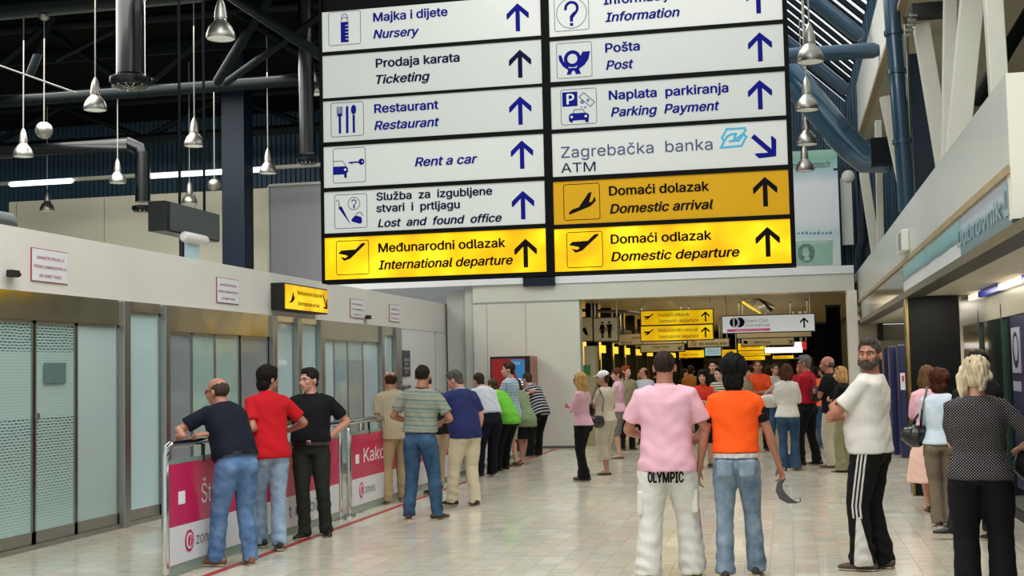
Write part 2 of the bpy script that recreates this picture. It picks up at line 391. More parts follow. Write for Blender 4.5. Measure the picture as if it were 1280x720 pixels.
# fascia signs
def fascia_sign(px0, px1, ya, yb, label, lines=('GRANIČNI PRIJELAZ', 'STROGO ZABRANJEN PROLAZ', 'NO ADMITTANCE')):
    a, b = PX(px0, ya, XL), PX(px1, yb, XL); w = b[1]-a[1]; h = a[2]-b[2]
    t = thing('notice_sign', label, 'sign', (XL+.001, a[1], b[2]), PI/2)
    obj('frame', MB().bb(0, w, -.012, 0, 0, h), REDINK, t)
    obj('plate', MB().bb(.008, w-.008, -.016, -.004, .008, h-.008), mat('notice_white', 'dcdfe2', .3), t)
    for k, s_ in enumerate(lines):
        m_ = .12*w if k != 1 else .05*w
        text(s_, m_ if k != 2 else .2*w, h*(.68-.27*k), h*.09, REDINK, t, y=-.019, right=w-(m_ if k != 2 else .2*w), bold=.01)
fascia_sign(38, 83.5, 309, 356, 'white no-admittance notice with red letters, nearest on the left fascia')
fascia_sign(270, 297.5, 346, 381, 'white no-admittance notice on the fascia left of the yellow arrival sign')
fascia_sign(437, 454, 373, 398.5, 'small white notice on the fascia just right of the yellow arrival sign')
fascia_sign(486, 499.5, 380, 403, 'small white notice on the fascia furthest from the camera')
for px, py, lb in ((14, 343, 'black'), (459, 397, 'tiny black')):
    a = PX(px, py, XL+.05); t = thing('camera_bracket', f'{lb} {"sensor on the fascia at the far left edge" if px < 50 else "sensor on the fascia between the two far notices"}', 'sensor', (XL, a[1], a[2]), PI/2)
    obj('body', MB().bb(-.09, .05, -.12, -.05, -.03, .04), BLACK, t, bevel=.01); obj('bracket', MB().bb(-.01, .11, -.09, 0, -.01, .02), BLACK, t)
a = PX(349, 373, XL); a1 = PX(411, 372, XL+.2)
# ---- yellow box on the left fascia
y0_, y1_ = PX(356, 370, XL+.22)[1], PX(410, 372, XL+.22)[1]; zt = PX(356, 353, XL+.22)[2]; zb = PX(356, 387, XL+.22)[2]
t = thing('arrival_sign', 'lit yellow international arrival box sign jutting from the left fascia', 'sign', (XL, y0_, zb), PI/2)
w, h = y1_-y0_, zt-zb
obj('case', MB().bb(0, w, -.21, 0, 0, h), BLACK, t); obj('sign_face', MB().bb(.03, w-.02, -.222, -.2, .02, h-.02), YELLIT, t)
text('Međunarodni dolazak', w*.27, h*.62, h*.15, BINK, t, y=-.226, right=w*.84); text('International arrival', w*.27, h*.22, h*.15, BINK, t, y=-.226, right=w*.78)
obj('plane_pictogram', MB().poly([(w*.07, h*.26), (w*.13, h*.36), (w*.17, h*.66), (w*.19, h*.68), (w*.185, h*.50), (w*.215, h*.56), (w*.20, h*.40), (w*.15, h*.30)], -.223), BINK, t)
obj('arrow', MB().poly([(w*.86, h*.75), (w*.875, h*.78), (w*.955, h*.36), (w*.955, h*.62), (w*.975, h*.6), (w*.975, h*.2), (w*.88, h*.22), (w*.88, h*.28), (w*.94, h*.28)], -.223), BINK, t)

# ================================================================= BACK WALL with corridor opening
YB = 27.4
XO0, XO1 = -4.36, 1.26
struct('wall_back', MB().bb(-6.72, XO0, YB, YB+.4, 0, 3.2).bb(-6.72, 1.42, YB-.02, YB+.5, 3.2, 3.58), BACKW)
for x in (-6.42, -5.55):
    struct('trim_2', MB().bb(x-.006, x+.006, YB-.006, YB+.004, 0, 3.2), mat('panel_joint', '9a9c92', .6))
struct('trim_3', MB().bb(-6.72, XO0, YB-.012, YB+.02, 3.17, 3.2), mat('panel_joint', '9a9c92', .6))
struct('trim_4', MB().bb(-6.72, 1.42, YB-.05, YB+.2, 3.56, 3.72).bb(-9.9, -5.56, YB-.10, YB+.1, 3.58, 3.74), mat('ledge_white', 'dfe3e4', .35))
struct('trim_5', MB().bb(-5.56, -4.86, YB-.14, YB+.1, 3.52, 3.74), NAVYST)
struct('baseboard_back', MB().bb(-6.72, XO0, YB-.015, YB, 0, .05), mat('base_dark', '55564f', .5))
struct('column_corridor', MB().bb(XO1, 1.46, YB-.05, YB+.5, 0, 3.2), mat('white_column', 'e2dfd2', .4))
struct('wall_back_column', MB().bb(-7.40, -6.95, YB+.3, YB+.8, 0, 3.5).bb(-6.93, -6.72, YB+.1, YB+.5, 0, 3.55), mat('grey_column', 'b6b9b0', .5))
# dark recess above the fascia end with small black pipes
struct('wall_back_left', MB().bb(-19.62, -6.7, 29.6, 29.8, 0, 6.35), CREAM)
for k, x in enumerate((-19.4, -16.9, -14.4)): struct('trim_6', MB().bb(x-.01, x+.01, 29.59, 29.61, 3, 6.3), mat('panel_joint', '9a9c92', .6))
a = PY(337, 232, 28.5); b = PY(400, 335, 28.5)
struct('wall_partition', MB().bb(a[0], -6.7, 28.5, 28.8, 3.0, 6.2), GREY)
struct('trim_7', MB().bb(a[0]-.04, a[0], 28.45, 28.8, 3, 6.22).bb(a[0], -6.7, 28.45, 28.8, 6.2, 6.26), mat('trim_light', 'a9aaa2', .4))
# corrugated wall above
mb = MB(); n = 300; prof = []
for i in range(n):
    x = -30+i*.13; prof += [(x, 0), (x+.06, 0), (x+.075, .045), (x+.115, .045)]
vs = []; fs = []
for x, d in prof: vs += [(x, 30.2-d, 3.4), (x, 30.2-d, 13 if x > -3.1 else 8.5)]
fs = [(2*i, 2*i+1, 2*i+3, 2*i+2) for i in range(len(prof)-1)]
mb.add(vs, fs)
struct('wall_upper_back', mb, mat('corrugated_sheet', '2e4a5a', .5, .2, var=.15, vscale=.5))
# far vertical navy column on left
a = PY(278, 330, 26.5); b = PY(306, 330, 26.5)
struct('column_left', MB().bb(a[0], b[0], 26.5, 27, 3.0, 12), NAVYST)
# small things on top of the left fascia
a = PX(210, 252, -7.9); b = PX(272, 302, -7.9)
t = thing('display_panel', 'blank dark grey display screen hanging above the left fascia', 'screen', (-7.9, a[1], 3.0), PI/2)
zt_, zb_ = PX(210, 251, -7.9)[2]-3, PX(210, 289, -7.9)[2]-3
ya_, yb_ = PX(212, 270, -7.9)[1], PX(274, 280, -7.9)[1]; t.location[1] = ya_
obj('case', MB().bb(-.12, yb_-ya_, 0, .25, zb_, zt_), BLACK, t, bevel=.01); obj('screen_face', MB().bb(.0, yb_-ya_-.01, -.012, .02, zb_+.02, zt_-.01), DGREY, t)
obj('post', MB().tube([((yb_-ya_)*.35, .12, zt_), ((yb_-ya_)*.35, .12, zt_+5)], [.02], 8), DARKST, t, smooth=True)
obj('post', MB().tube([((yb_-ya_)*.85, .12, zt_), ((yb_-ya_)*.85, .12, zt_+5)], [.02], 8), DARKST, t, smooth=True)
a = PX(240, 322, -7.7)
t = thing('wall_lantern', 'small pale bulkhead lamp on a black bracket behind the fascia', 'lamp', (-7.75, a[1]-.2, 3.22), PI/2)
obj('post', MB().bb(.05, .5, .0, .06, -.1, .32), BLACK, t); obj('shade', MB().tube([(-.02, -.06, .32), (.55, -.06, .32)], [.075], 12), WHITE, t, smooth=True); obj('glass', MB().bb(.06, .42, -.05, -.01, -.1, .27), mat('lantern_glass', 'a9c4c8', .2), t)
a = PX(8, 270, -7.9)
t = thing('fascia_cabinet', 'grey rounded top box behind the fascia at the left edge', 'box', (-7.9, a[1]-.6, 3.2), PI/2)
obj('body', MB().bb(-.4, .8, 0, .3, -.1, .15), DGREY, t); obj('lid', MB().tube([(-.4, .1, .2), (.82, .1, .2)], [.07], 12), GREY, t, smooth=True)

# ================================================================= ROOF
RB = mat('roof_deck_dark', '060b0a', .9, spec=.1, var=.5, vscale=.7)
DECK = lambda y: 8.35+(30.2-y)*.2
def slab(x0, x1, y0, y1, th): return MB().add([(x, y, DECK(y)+t) for t in (0, th) for x, y in ((x0, y0), (x1, y0), (x1, y1), (x0, y1))], [(0, 1, 2, 3), (7, 6, 5, 4), (0, 4, 5, 1), (1, 5, 6, 2), (2, 6, 7, 3), (3, 7, 4, 0)])
struct('ceiling', slab(-32, -3.45, 9, 30.3, .15), RB)
struct('ceiling_side', slab(-32, -7.7, -2, 9, .15), RB)
struct('wall_light_stop', MB().bb(-3.5, -3.4, 9, 30.1, 8.36, 12.6), RB)  # unseen sheet added to keep sky light out between deck and skylight
for k in range(9): struct('trim_8', MB().bb(-32, -3.5, 10.5+k*2.2, 10.62+k*2.2, DECK(10.6+k*2.2)-.28, DECK(10.6+k*2.2)-.02), DARKST)
struct('wall_far_left', MB().bb(-32.2, -32, -2, 30.4, 0, 12), mat('dark_side_wall', '26302f', .8))
def truss(Y, z0, z1, xa, xb, label):
    t = thing('roof_truss', label, 'roof truss', ((xa+xb)/2, Y, z0)); o = (xa+xb)/2
    obj('chord', MB().tube([(xa-o, 0, 0), (xb-o, 0, 0)], [.12], 12), DARKST, t, smooth=True)
    obj('chord', MB().tube([(xa-o, 0, z1-z0), (xb-o, 0, z1-z0)], [.10], 12), DARKST, t, smooth=True)
    k = 0; x = xa
    while x+2.2 <= xb:
        p, q = ((x, 0), (x+2.2, z1-z0)) if k % 2 == 0 else ((x, z1-z0), (x+2.2, 0))
        obj('diagonal', MB().tube([(p[0]-o, 0, p[1]), (q[0]-o, 0, q[1])], [.075], 10), DARKST, t, smooth=True); x += 2.2; k += 1
truss(28.5, PY(200, 172, 28.5)[2], 8.5, -24, -7.2, 'dark tubular roof truss nearest the corrugated wall')
truss(24.5, PY(200, 113, 24.5)[2], 9.3, -22, -3.3, 'dark tubular roof truss in the middle of the roof')
truss(20.0, 8.3, 10.1, -20, -3.3, 'dark tubular roof truss nearest the camera')
def beam(p, q, r, m, label, name='roof_brace', cat='brace'):
    return tag(obj(name, MB().tube([p, q], [r], 12), m, smooth=True), label, cat)
beam(PY(288, -5, 19), PY(402, 70, 19), .085, DARKST, 'dark teal diagonal tube left of the big sign top')
beam(PY(352, -30, 21.5), PY(272, 102, 21.5), .09, DARKST, 'steep dark teal brace crossing the diagonal tube')
beam(PY(282, 104, 22.5), PY(402, 18, 22.5), .07, DARKST, 'slim dark brace rising toward the big sign')
beam(PY(66, 20, 22), PY(38, 92, 22), .08, DARKST, 'short steep dark brace among the left pendants')
beam(PY(72, 74, 23), PY(148, 36, 23), .05, DARKST, 'thin dark brace rising toward the big hanging duct')
beam(PY(-400, -60, 17), PY(95, 116, 17), .012, STEEL, 'thin pale cable crossing the roof at upper left', 'tie_rod', 'cable')
beam(PY(-5, 23, 21), PY(250, 0, 21), .045, mat('grey_conduit', '4a5450', .5), 'grey conduit under the roof from which lamps hang', 'conduit', 'conduit')
beam(PY(-5, 121, 25.5), PY(402, 92, 25.5), .04, mat('grey_conduit', '4a5450', .5), 'second lower grey conduit running behind the pendants', 'conduit', 'conduit')
# fluorescent strip
p0 = PY(-5, 231.5, 27.5); p1 = PY(402, 207.5, 27.5)
t = thing('strip_light', 'long batten of fluorescent tubes in front of the corrugated wall', 'lamp', (0, 27.5, p0[2]))
zz = lambda x: (p1[2]-p0[2])*(x-p0[0])/(p1[0]-p0[0])
obj('rail', MB().tube([(p0[0], 0, .03), (p1[0], 0, .03+zz(p1[0]))], [.05], 8), mat('strip_rail', '8c8c82', .5), t, smooth=True)
FLUO = mat('fluorescent_tube', 'ffffff', .3, emit=2.4, ecol='eefaff')
for a, b in ((14, 89), (189, 246), (246, 279), (300, 326)):
    q0, q1 = PY(a, 231.5-(a+5)*.059, 27.4), PY(b, 231.5-(b+5)*.059, 27.4)
    obj('tube', MB().tube([(q0[0], -.1, q0[2]-p0[2]), (q1[0], -.1, q1[2]-p0[2])], [.062], 8), FLUO, t, smooth=True)
# ventilation ducts
DUCT = mat('dark_gloss_duct', '03070a', .3, .0, coat=.12, spec=.4)
def vduct(px, ytop, ycap, wpx, capw, Y, label):
    c = PY(px, ycap, Y); s_ = Y*1.02/F_PX; r = wpx*s_/2; R = capw*s_/2
    t = thing('ventilation_duct', label, 'duct', tuple(c)); top = (DECK(Y)-.02 if ytop < 0 else PY(px, ytop, Y)[2])-c[2]
    obj('pipe', MB().tube([(0, 0, .2), (0, 0, top)], [r], 24, cap='flat'), DUCT, t, smooth=True)
    obj('pipe_collar', MB().tube([(0, 0, top*.35), (0, 0, top*.35+.05)], [r*1.04], 24, cap='flat'), DUCT, t, smooth=True)
    d = obj('diffuser', MB().lathe([(.01, .02), (R*.9, .0), (R, .05), (R, R*.42), (R*.8, R*.5), (r, R*.52), (.01, R*.52)], n=28), DUCT, t, smooth=True)
    for k in range(14):
        an = 2*PI*k/14; obj('fin', MB().box((math.cos(an)*R*.5, math.sin(an)*R*.5, -.005), (R*.8, .02, .03), Matrix.Rotation(an, 3, 'Z')), STEEL, d)
    return t, r
vduct(163.5, -20, 108, 38, 55, 19, 'large dark glossy round duct hanging at upper left')
t, r = vduct(178.5, 190, 264, 20, 29, 25, 'smaller dark round duct bending down from the horizontal duct')
q = PY(-5, 212, 25); c = PY(178.5, 264, 25); zt_ = PY(178.5, 186, 25)[2]
obj('pipe', MB().tube([(0, 0, zt_-c[2]-.2), (-.05, 0, zt_-c[2]), (-.3, 0, zt_-c[2]+.12), (q[0]-c[0], 0, zt_-c[2]+.12)], [r], 20), DUCT, t, smooth=True)
vduct(384, -20, 204, 20, 28, 23, 'dark round duct hanging just left of the big sign')
# pendants
SKYP = lambda x: 7.56+(1.62-x)*.95        # height of the glazed slope at x
ALU = mat('spun_aluminium', '9c9a93', .36, .9, var=.05, vscale=9)
PLID = mat('pendant_bowl', 'e6e6e0', .3, emit=.12)
CORD = mat('pendant_cord', '8f8f86', .5)
D_ = .36
lm = []
def pendant(px, ybot, wpx, ycord, label, Y=None):
    Y = Y or F_PX*D_/wpx*.985; c = PY(px, ybot, Y); top = PY(px, ycord, Y)[2]-c[2]
    if ycord < 0: top = (DECK(Y)-.02 if c[0] < -3.05 else SKYP(c[0])-.02)-c[2]
    t = thing('pendant_lamp', label, 'pendant lamp', tuple(c), group='bell pendant lamps'); R = D_/2
    if not lm:
        lm.append(MB().lathe([(R*.96, 0), (R, .02), (R*.97, .07), (R*.80, .15), (R*.52, .21), (R*.42, .23), (R*.40, .25)], n=28).mesh('shade', True)); lm[0].materials.append(ALU)
        lm.append(MB().lathe([(R*.40, .25), (R*.44, .26), (R*.40, .34), (R*.30, .44), (R*.16, .50), (.012, .53)], n=24).mesh('gear_housing', True)); lm[1].materials.append(ALU)
        lm.append(MB().lathe([(.001, .05), (R*.6, .04), (R*.95, .008)], n=24).mesh('reflector', True)); lm[2].materials.append(PLID)
    for m_, nme in zip(lm, ('shade', 'gear_housing', 'reflector')): obj(nme, m_, None, t)
    obj('cord', MB().tube([(0, 0, .5), (0, 0, top)], [.012], 6, cap='flat'), CORD, t)
for a in ((276, 49, 39, -30, 'largest aluminium bell pendant hanging at the top left of the big sign'),
          (119, 138, 31, -30, 'aluminium bell pendant left of the large hanging duct'),
          (29, 196, 27, 22, 'leftmost aluminium bell pendant', 21),
          (243, 183, 26, 2, 'aluminium bell pendant above the hanging display screen', 21),
          (147, 229, 23, -20, 'aluminium bell pendant below the large duct in front of the fluorescent strip'),
          (335, 217, 23, -20, 'aluminium bell pendant at the right end of the lit fluorescent strip'),
          (237, 255, 21, -20, 'small aluminium bell pendant just above the hanging display screen'),
          (59, 264, 20, -20, 'small low aluminium bell pendant above the cream wall at left'),
          (392, 118, 24, -20, 'aluminium bell pendant half hidden behind the left edge of the big sign'),
          (1013, 78, 33, -30, 'topmost white-lit bell pendant right of the big sign'),
          (1009, 138, 28, -30, 'second bell pendant down right of the big sign'),
          (1009, 181, 25.5, -30, 'third bell pendant down right of the big sign'),
          (1006, 214, 22, -30, 'lowest bell pendant right of the big sign before the banner')): pendant(*a)
def ball(px, py, r_, Y, yt, label):
    c = PY(px, py, Y); R = r_*Y/F_PX
    t = thing('globe_pendant', label, 'pendant lamp', tuple(c)); obj('globe', MB().ell((0, 0, 0), (R, R, R), n=24, m=14), ALU, t, smooth=True)
    tp = PY(px, yt, Y)[2]-c[2]; obj('cord', MB().tube([(0, 0, R), (0, 0, tp)], [.012], 6), CORD, t)
    obj('ceiling_cap', MB().ell((0, 0, tp), (.1, .1, .09)), ALU, t, smooth=True)
ball(55, 163, 12, 21, 20, 'round metal globe hanging between the left pendants')
ball(268, 231, 9, 25.5, 104, 'round metal globe hanging right of the display screen')

# ================================================================= SKYLIGHT SLOPE (upper right)
SKYP = lambda x: 7.56+(1.62-x)*.95        # height of the glazed slope at x
sk = thing('skylight', 'sloping glazed roof with dark glazing bars above the banner', 'skylight', (0, 0, 0))
GLZ = mat('skylight_glass', 'f4f8ff', .3, emit=1.3, ecol='f2f8ff')
ang = math.atan(.95)
def slope_box(y0, y1, th, m, nm, xa=-3.0, xb=1.5, dz=0.):
    za, zb = SKYP(xa)+dz, SKYP(xb)+dz
    b = MB().add([(xa, y0, za), (xb, y0, zb), (xb, y1, zb), (xa, y1, za), (xa, y0, za-th), (xb, y0, zb-th), (xb, y1, zb-th), (xa, y1, za-th)],
                 [(0, 1, 2, 3), (7, 6, 5, 4), (0, 4, 5, 1), (1, 5, 6, 2), (2, 6, 7, 3), (3, 7, 4, 0)])
    return obj(nm, b, m, sk)
k = 0; y = 16.2
while y < 29.3:
    slope_box(y+.12, y+.62, .02, GLZ, 'pane'); slope_box(y, y+.12, .16, DARKST, 'glazing_bar', dz=.03)
    k += 1; y += .62
for y, r in ((18.2, .13), (22.5, .13), (27.0, .13)):
    obj('rafter', MB().tube([(-3.0, y, SKYP(-3.0)-.45), (1.38, y, SKYP(1.38)-.45)], [r], 14), BLUEP, sk, smooth=True)
    obj('rafter', MB().tube([(-3.0, y+.5, SKYP(-3.0)-.25), (1.38, y+.5, SKYP(1.38)-.25)], [(.1, .22)], 4), DARKST, sk)
# horizontal tube and the big slanting duct
p = PY(975, 69, 21); q = PY(1092, 63, 21)
beam((p[0]-3, 21, p[2]), tuple(q), .13, BLUEP, 'horizontal blue grey tube crossing below the skylight', 'cross_tube', 'tube')
a, b, c_ = PY(975, 78, 22), PY(1052, 172, 22), PY(1080, 198, 22)
t = thing('large_duct', 'big glossy blue duct slanting down behind the right hand pendants', 'duct', tuple(b))
av, bv, cv = Vector(a)-Vector(b), Vector((0, 0, 0)), Vector(c_)-Vector(b)
obj('pipe', MB().tube([av*1.6, bv], [.25], 24, cap='flat'), mat('blue_duct', '35566c', .2, .3, coat=.6), t, smooth=True)
obj('elbow', MB().tube([bv-av.normalized()*-.05, cv*.5, cv, cv+Vector((.5, 0, -.02))], [.25], 24, cap='flat'), mat('blue_duct', '35566c', .2, .3, coat=.6), t, smooth=True)
obj('flange', MB().tube([av*.03, av*.045], [.262], 24, cap='flat'), mat('blue_duct', '35566c', .2, .3, coat=.6), t, smooth=True)
obj('bracket', MB().bb(cv.x+.1, cv.x+.5, -.4, .3, -.55, -.1), DARKST, t)

# ================================================================= BANNER above the corridor
a, b = PY(992, 192, 29.3), PY(1052, 345, 29.3)
t = thing('wall_banner', 'tall pale green and white advertising banner above the corridor', 'banner', (a[0]-3.2, 29.3, b[2]-.05)); w, h = b[0]-a[0]+3.2, a[2]-b[2]+.1
def _ban(m, nt, N, L, b_, tc):
    sx = N.new('ShaderNodeSeparateXYZ'); L.new(tc.outputs['Object'], sx.inputs[0])
    nz = N.new('ShaderNodeTexNoise'); nz.inputs['Scale'].default_value = 1.2; L.new(tc.outputs['Object'], nz.inputs['Vector'])
    z = math_n(N, L, 'ADD', math_n(N, L, 'DIVIDE', sx.outputs[2], h), math_n(N, L, 'MULTIPLY_ADD', nz.outputs[0], .12, -.06))
    r = ramp(N, [(0, 'eef2ee'), (.07, 'eef2ee'), (.36, 'cfe6e6'), (.45, 'eef4f6'), (.75, 'eff4f5'), (.83, 'bcd8de'), (.93, '8fc3ae'), (1, 'a5cdb5')]); L.new(z, r.inputs[0]); L.new(r.outputs[0], b_.inputs['Base Color'])
obj('banner_sheet', MB().bb(0, w, 0, .03, 0, h), mat('banner_print', 'eef2f0', .5, fn=_ban), t)
x_c = lambda px, py: PY(px, py, 29.26)[0]-(a[0]-3.2)
z_c = lambda px, py: PY(px, py, 29.26)[2]-(b[2]-.05)
CG = mat('card_green', 'a3cfb9', .5, var=.1, vscale=3)
obj('card_print', MB().poly([(x_c(960, 331), z_c(1000, 331)), (x_c(1041, 331), z_c(1041, 331)), (x_c(1041, 297), z_c(1041, 298)), (x_c(960, 298), z_c(1000, 298))], -.003), CG, t)
obj('card_print', MB().poly([(x_c(960, 327), z_c(1000, 300)), (x_c(1041, 327), z_c(1041, 300)), (x_c(1041, 297), z_c(1041, 298)), (x_c(960, 298), z_c(1000, 298))], -.006), mat('card_edge', 'dfeee6', .5), t)
o_ = (x_c(1008, 316), z_c(1008, 316)); rr = .22
obj('portrait_roundel', MB().poly([(o_[0]+rr*.85*math.cos(i*PI/12), o_[1]+rr*math.sin(i*PI/12)) for i in range(24)], -.006), mat('roundel_dark', '6c9484', .5, var=.4, vscale=9), t)
obj('portrait_profile', MB().poly([(o_[0]+rr*u, o_[1]+rr*v) for u, v in ((-.35, -.8), (.4, -.75), (.2, -.3), (.3, .1), (.15, .55), (-.2, .6), (-.4, .3), (-.3, .1), (-.42, -.05), (-.3, -.3), (-.15, -.35))], -.009), mat('roundel_pale', 'b4d2c4', .5, var=.3, vscale=12), t)
for k in range(9): obj('wave_print', MB().poly([(x_c(996+k*5, 293), z_c(996+k*5, 292)), (x_c(1000+k*5, 291), z_c(1000+k*5, 292.5)), (x_c(999+k*5, 290), z_c(999+k*5, 290-k % 3))], -.005), mat('wave_ink', '4d8290', .5), t)
text('american express.hr', x_c(988, 208), z_c(1015, 210), .16, mat('banner_ink', '3c5a52', .5), t, y=-.01, right=x_c(1038, 208), bold=0)
text('AMERICAN EXPRESS', x_c(985, 304), z_c(1015, 305), .09, mat('card_edge', 'dfeee6', .5), t, y=-.01, right=x_c(1036, 304), bold=0)
struct('trim_9', MB().bb(*sorted((PY(1053, 300, 29.6)[0], PY(1067, 300, 29.6)[0])), 29.6, 29.7, PY(1060, 306, 29.6)[2], PY(1060, 222, 29.6)[2]), WHITE)
a = PY(1063, 300, 28.2)
tag(obj('drain_pipe', MB().tube([(a[0]+.2, 28.2, 3.6), (a[0]+.2, 28.2, 4.1), (a[0]+.28, 28.2, 4.3), (a[0]+.28, 28.2, 6.1)], [.11], 14), NAVYST, smooth=True), 'dark navy drain pipe between the banner and the balcony', 'pipe')
a = PY(1057, 218, 28)
t = thing('spotlight', 'small white floodlight on a rail beside the banner', 'lamp', (a[0], 28, a[2])); obj('rail', MB().bb(-.25, .35, -.03, .03, .1, .14), BLACK, t); obj('lamp_head', MB().ell((0.05, 0, -.05), (.14, .12, .14)), WHITE, t, smooth=True)
# ================================================================= RIGHT BALCONY
XR = 1.5
TAN = mat('tan_timber_trim', 'a08f6e', .5, var=.1, vscale=3)
FASC = mat('fascia_satin_panel', 'bfc1b9', .35, coat=.2, var=.03)
yn = 9.0
wr = struct('wall_right', MB().bb(XR, XR+.15, yn, 28.6, 2.98, 3.60), FASC)
struct('wall_right_end', MB().bb(XR+.002, 6, yn-.02, yn+.12, 2.62, 3.60), mat('end_panel', 'e0dccb', .45))
struct('trim_10', MB().bb(XR-.015, XR+.1, yn, 28.6, 2.925, 2.985), TAN)
struct('trim_11', MB().bb(XR-.01, XR+.2, 4, 28.6, 2.50, 2.58), mat('dark_edge_strip', '4d4a40', .4))
struct('ceiling_balcony', MB().bb(XR+.19, 6, 4, 28.6, 2.52, 2.62), mat('soffit', 'cfc8b4', .5))
struct('floor_balcony', MB().bb(XR+.15, 6, yn, 28.6, 2.95, 3.05), CREAM)
def _sea(m, nt, N, L, b, tc):
    sx = N.new('ShaderNodeSeparateXYZ'); L.new(tc.outputs['Object'], sx.inputs[0])
    nz = N.new('ShaderNodeTexNoise'); nz.inputs['Scale'].default_value = 1.8; nz.inputs['Detail'].default_value = 2
    mp = N.new('ShaderNodeMapping'); mp.inputs['Scale'].default_value = (1, 1, 5); L.new(tc.outputs['Object'], mp.inputs[0]); L.new(mp.outputs[0], nz.inputs['Vector'])
    z = math_n(N, L, 'ADD', math_n(N, L, 'MULTIPLY_ADD', sx.outputs[2], 2.94, -7.6), math_n(N, L, 'MULTIPLY_ADD', nz.outputs[0], .16, -.08))
    r = ramp(N, [(0, '1f5a70'), (.25, '2d6a80'), (.42, '3f8090'), (.50, '24566a'), (.56, '7f9fb0'), (.66, 'a3b2c2'), (.82, '8798ac'), (1, 'a9b4c0')]); L.new(z, r.inputs[0]); L.new(r.outputs[0], b.inputs['Base Color'])
SEA = mat('sea_photo_print', '4d7d90', .3, coat=.15, fn=_sea)
def _sea2(m, nt, N, L, b, tc):
    sx = N.new('ShaderNodeSeparateXYZ'); L.new(tc.outputs['Object'], sx.inputs[0]); nz = N.new('ShaderNodeTexNoise'); nz.inputs['Scale'].default_value = 1.5; L.new(tc.outputs['Object'], nz.inputs['Vector'])
    z = math_n(N, L, 'ADD', math_n(N, L, 'MULTIPLY_ADD', sx.outputs[2], 2.94, -7.6), math_n(N, L, 'MULTIPLY_ADD', nz.outputs[0], .12, -.06))
    r = ramp(N, [(0, 'd6d9dc'), (.36, 'c9cdd2'), (.40, '1c5560'), (.48, '2a6a74'), (.58, '4e98a4'), (.8, '6aa6ac'), (1, '9cbcbc')]); L.new(z, r.inputs[0]); L.new(r.outputs[0], b.inputs['Base Color'])
SEA2 = mat('pale_photo_print', 'a9c6c2', .3, coat=.15, fn=_sea2)
MIR = mat('mirror_band', '5c6460', .12, 1, var=.2, vscale=2)
sb = thing('photo_band', 'long glossy band of sea photo panels along the balcony edge', 'advert band', (XR, 0, 0))
ys = [PX(x, y, XR)[1] for x, y in ((1259, 250), (1199, 290), (1156, 320), (1128, 338), (1106, 352), (1088, 365), (1070, 378))]
ys[0] = yn+.02
for k in range(len(ys)-1):
    m_ = (SEA, SEA2, SEA2, MIR, MIR, MIR)[k]
    obj('photo_panel', MB().bb(.005, .04, ys[k]+.01, ys[k+1]-.01, 2.585, 2.925), m_, sb)
struct('wall_right_backing', MB().bb(XR+.05, XR+.15, yn, 28.6, 2.58, 2.98), BLACK)
# lettering on the photo band near end
e = thing('band_lettering', 'white lettering over the sea photo at the near end of the balcony band', 'sign', (XR-.0, 12.0, 2.62), -PI/2)
text('Dubrovnik', .25, .05, .15, mat('ghost_white', '7fa2b0', .4), e, y=-.004, right=2.6, bold=-.01)
obj('logo', MB().bb(2.72, 2.9, -.003, 0, .04, .26), mat('ghost_white', 'c9d9de', .3), e); obj('logo_centre', MB().bb(2.76, 2.86, -.006, -.002, .09, .21), SEA, e)
a = PX(1127, 303, XR-.06)
t = thing('wall_speaker', 'small white box fixed to the balcony fascia', 'box', (XR, a[1], a[2])); obj('body', MB().bb(-.09, 0, -.35, .35, -.13, .13), WHITE, t, bevel=.015); obj('grille', MB().bb(-.095, -.088, -.28, .1, -.1, .1), GREY, t)
# black column, shop fronts under the balcony
struct('column_right', MB().bb(XR+.02, XR+.65, 17.0, 17.5, 0, 2.53), mat('black_granite', '070b0b', .3, spec=.25))
struct('trim_12', MB().bb(XR-.0, XR+.03, 16.96, 17.06, 0, 2.53), mat('brass_edge', '9d8a52', .25, 1))
DGL = mat('dark_shop_glass', '0b1c1a', .10, coat=.2, spec=.3, var=.5, vscale=1.2)
shp = thing('glazed_shop', 'dark green glass shop front under the balcony', 'shop front', (2.35, 9, 0))
for k in range(7):
    y0_ = k*1.7-2.6
    obj('glass_panel', MB().bb(0, .05, y0_+.03, y0_+1.67, .1, 2.15), DGL, shp)
    obj('mullion', MB().bb(-.03, .05, y0_-.03, y0_+.03, 0, 2.3), mat('green_frame', '1c3a30', .3), shp)
obj('plinth', MB().bb(-.02, .05, -2.6, 9.3, 0, .1), BLACK, shp)
obj('lintel', MB().bb(-.03, .06, -2.6, 9.3, 2.15, 2.50), mat('lintel_grey', '8b8a7c', .3, var=.3, vscale=.6), shp)
def _blue(m, nt, N, L, b, tc): pass
lt = thing('soffit_light', 'row of light panels and a blue strip under the balcony edge', 'light fitting', (2.3, 9, 2.47))
for (y0_, y1_, c_) in ((-1.5, 4.2, 'b'), (4.2, 5.6, 'w'), (5.6, 7.1, 'b'), (7.1, 7.95, 'w')):
    obj('light_panel' if c_ == 'w' else 'blue_panel', MB().bb(-.04, .0, y0_, y1_, -.035, .035), mat('soffit_lamp', 'fff4dc', .4, emit=.9) if c_ == 'w' else mat('blue_strip', '1d2a9c', .3, emit=.3), lt)
lt2 = thing('soffit_light', 'small light panel with a blue strip further along the balcony beyond the black column', 'light fitting', (2.3, 20, 2.47))
obj('light_panel', MB().bb(-.1, 0, -1.2, 1.5, -.09, .04), mat('soffit_lamp', 'fff4dc', .4, emit=.9), lt2); obj('blue_panel', MB().bb(-.1, 0, 1.5, 3.4, -.09, .04), mat('blue_strip', '1d2a9c', .3, emit=.3), lt2)
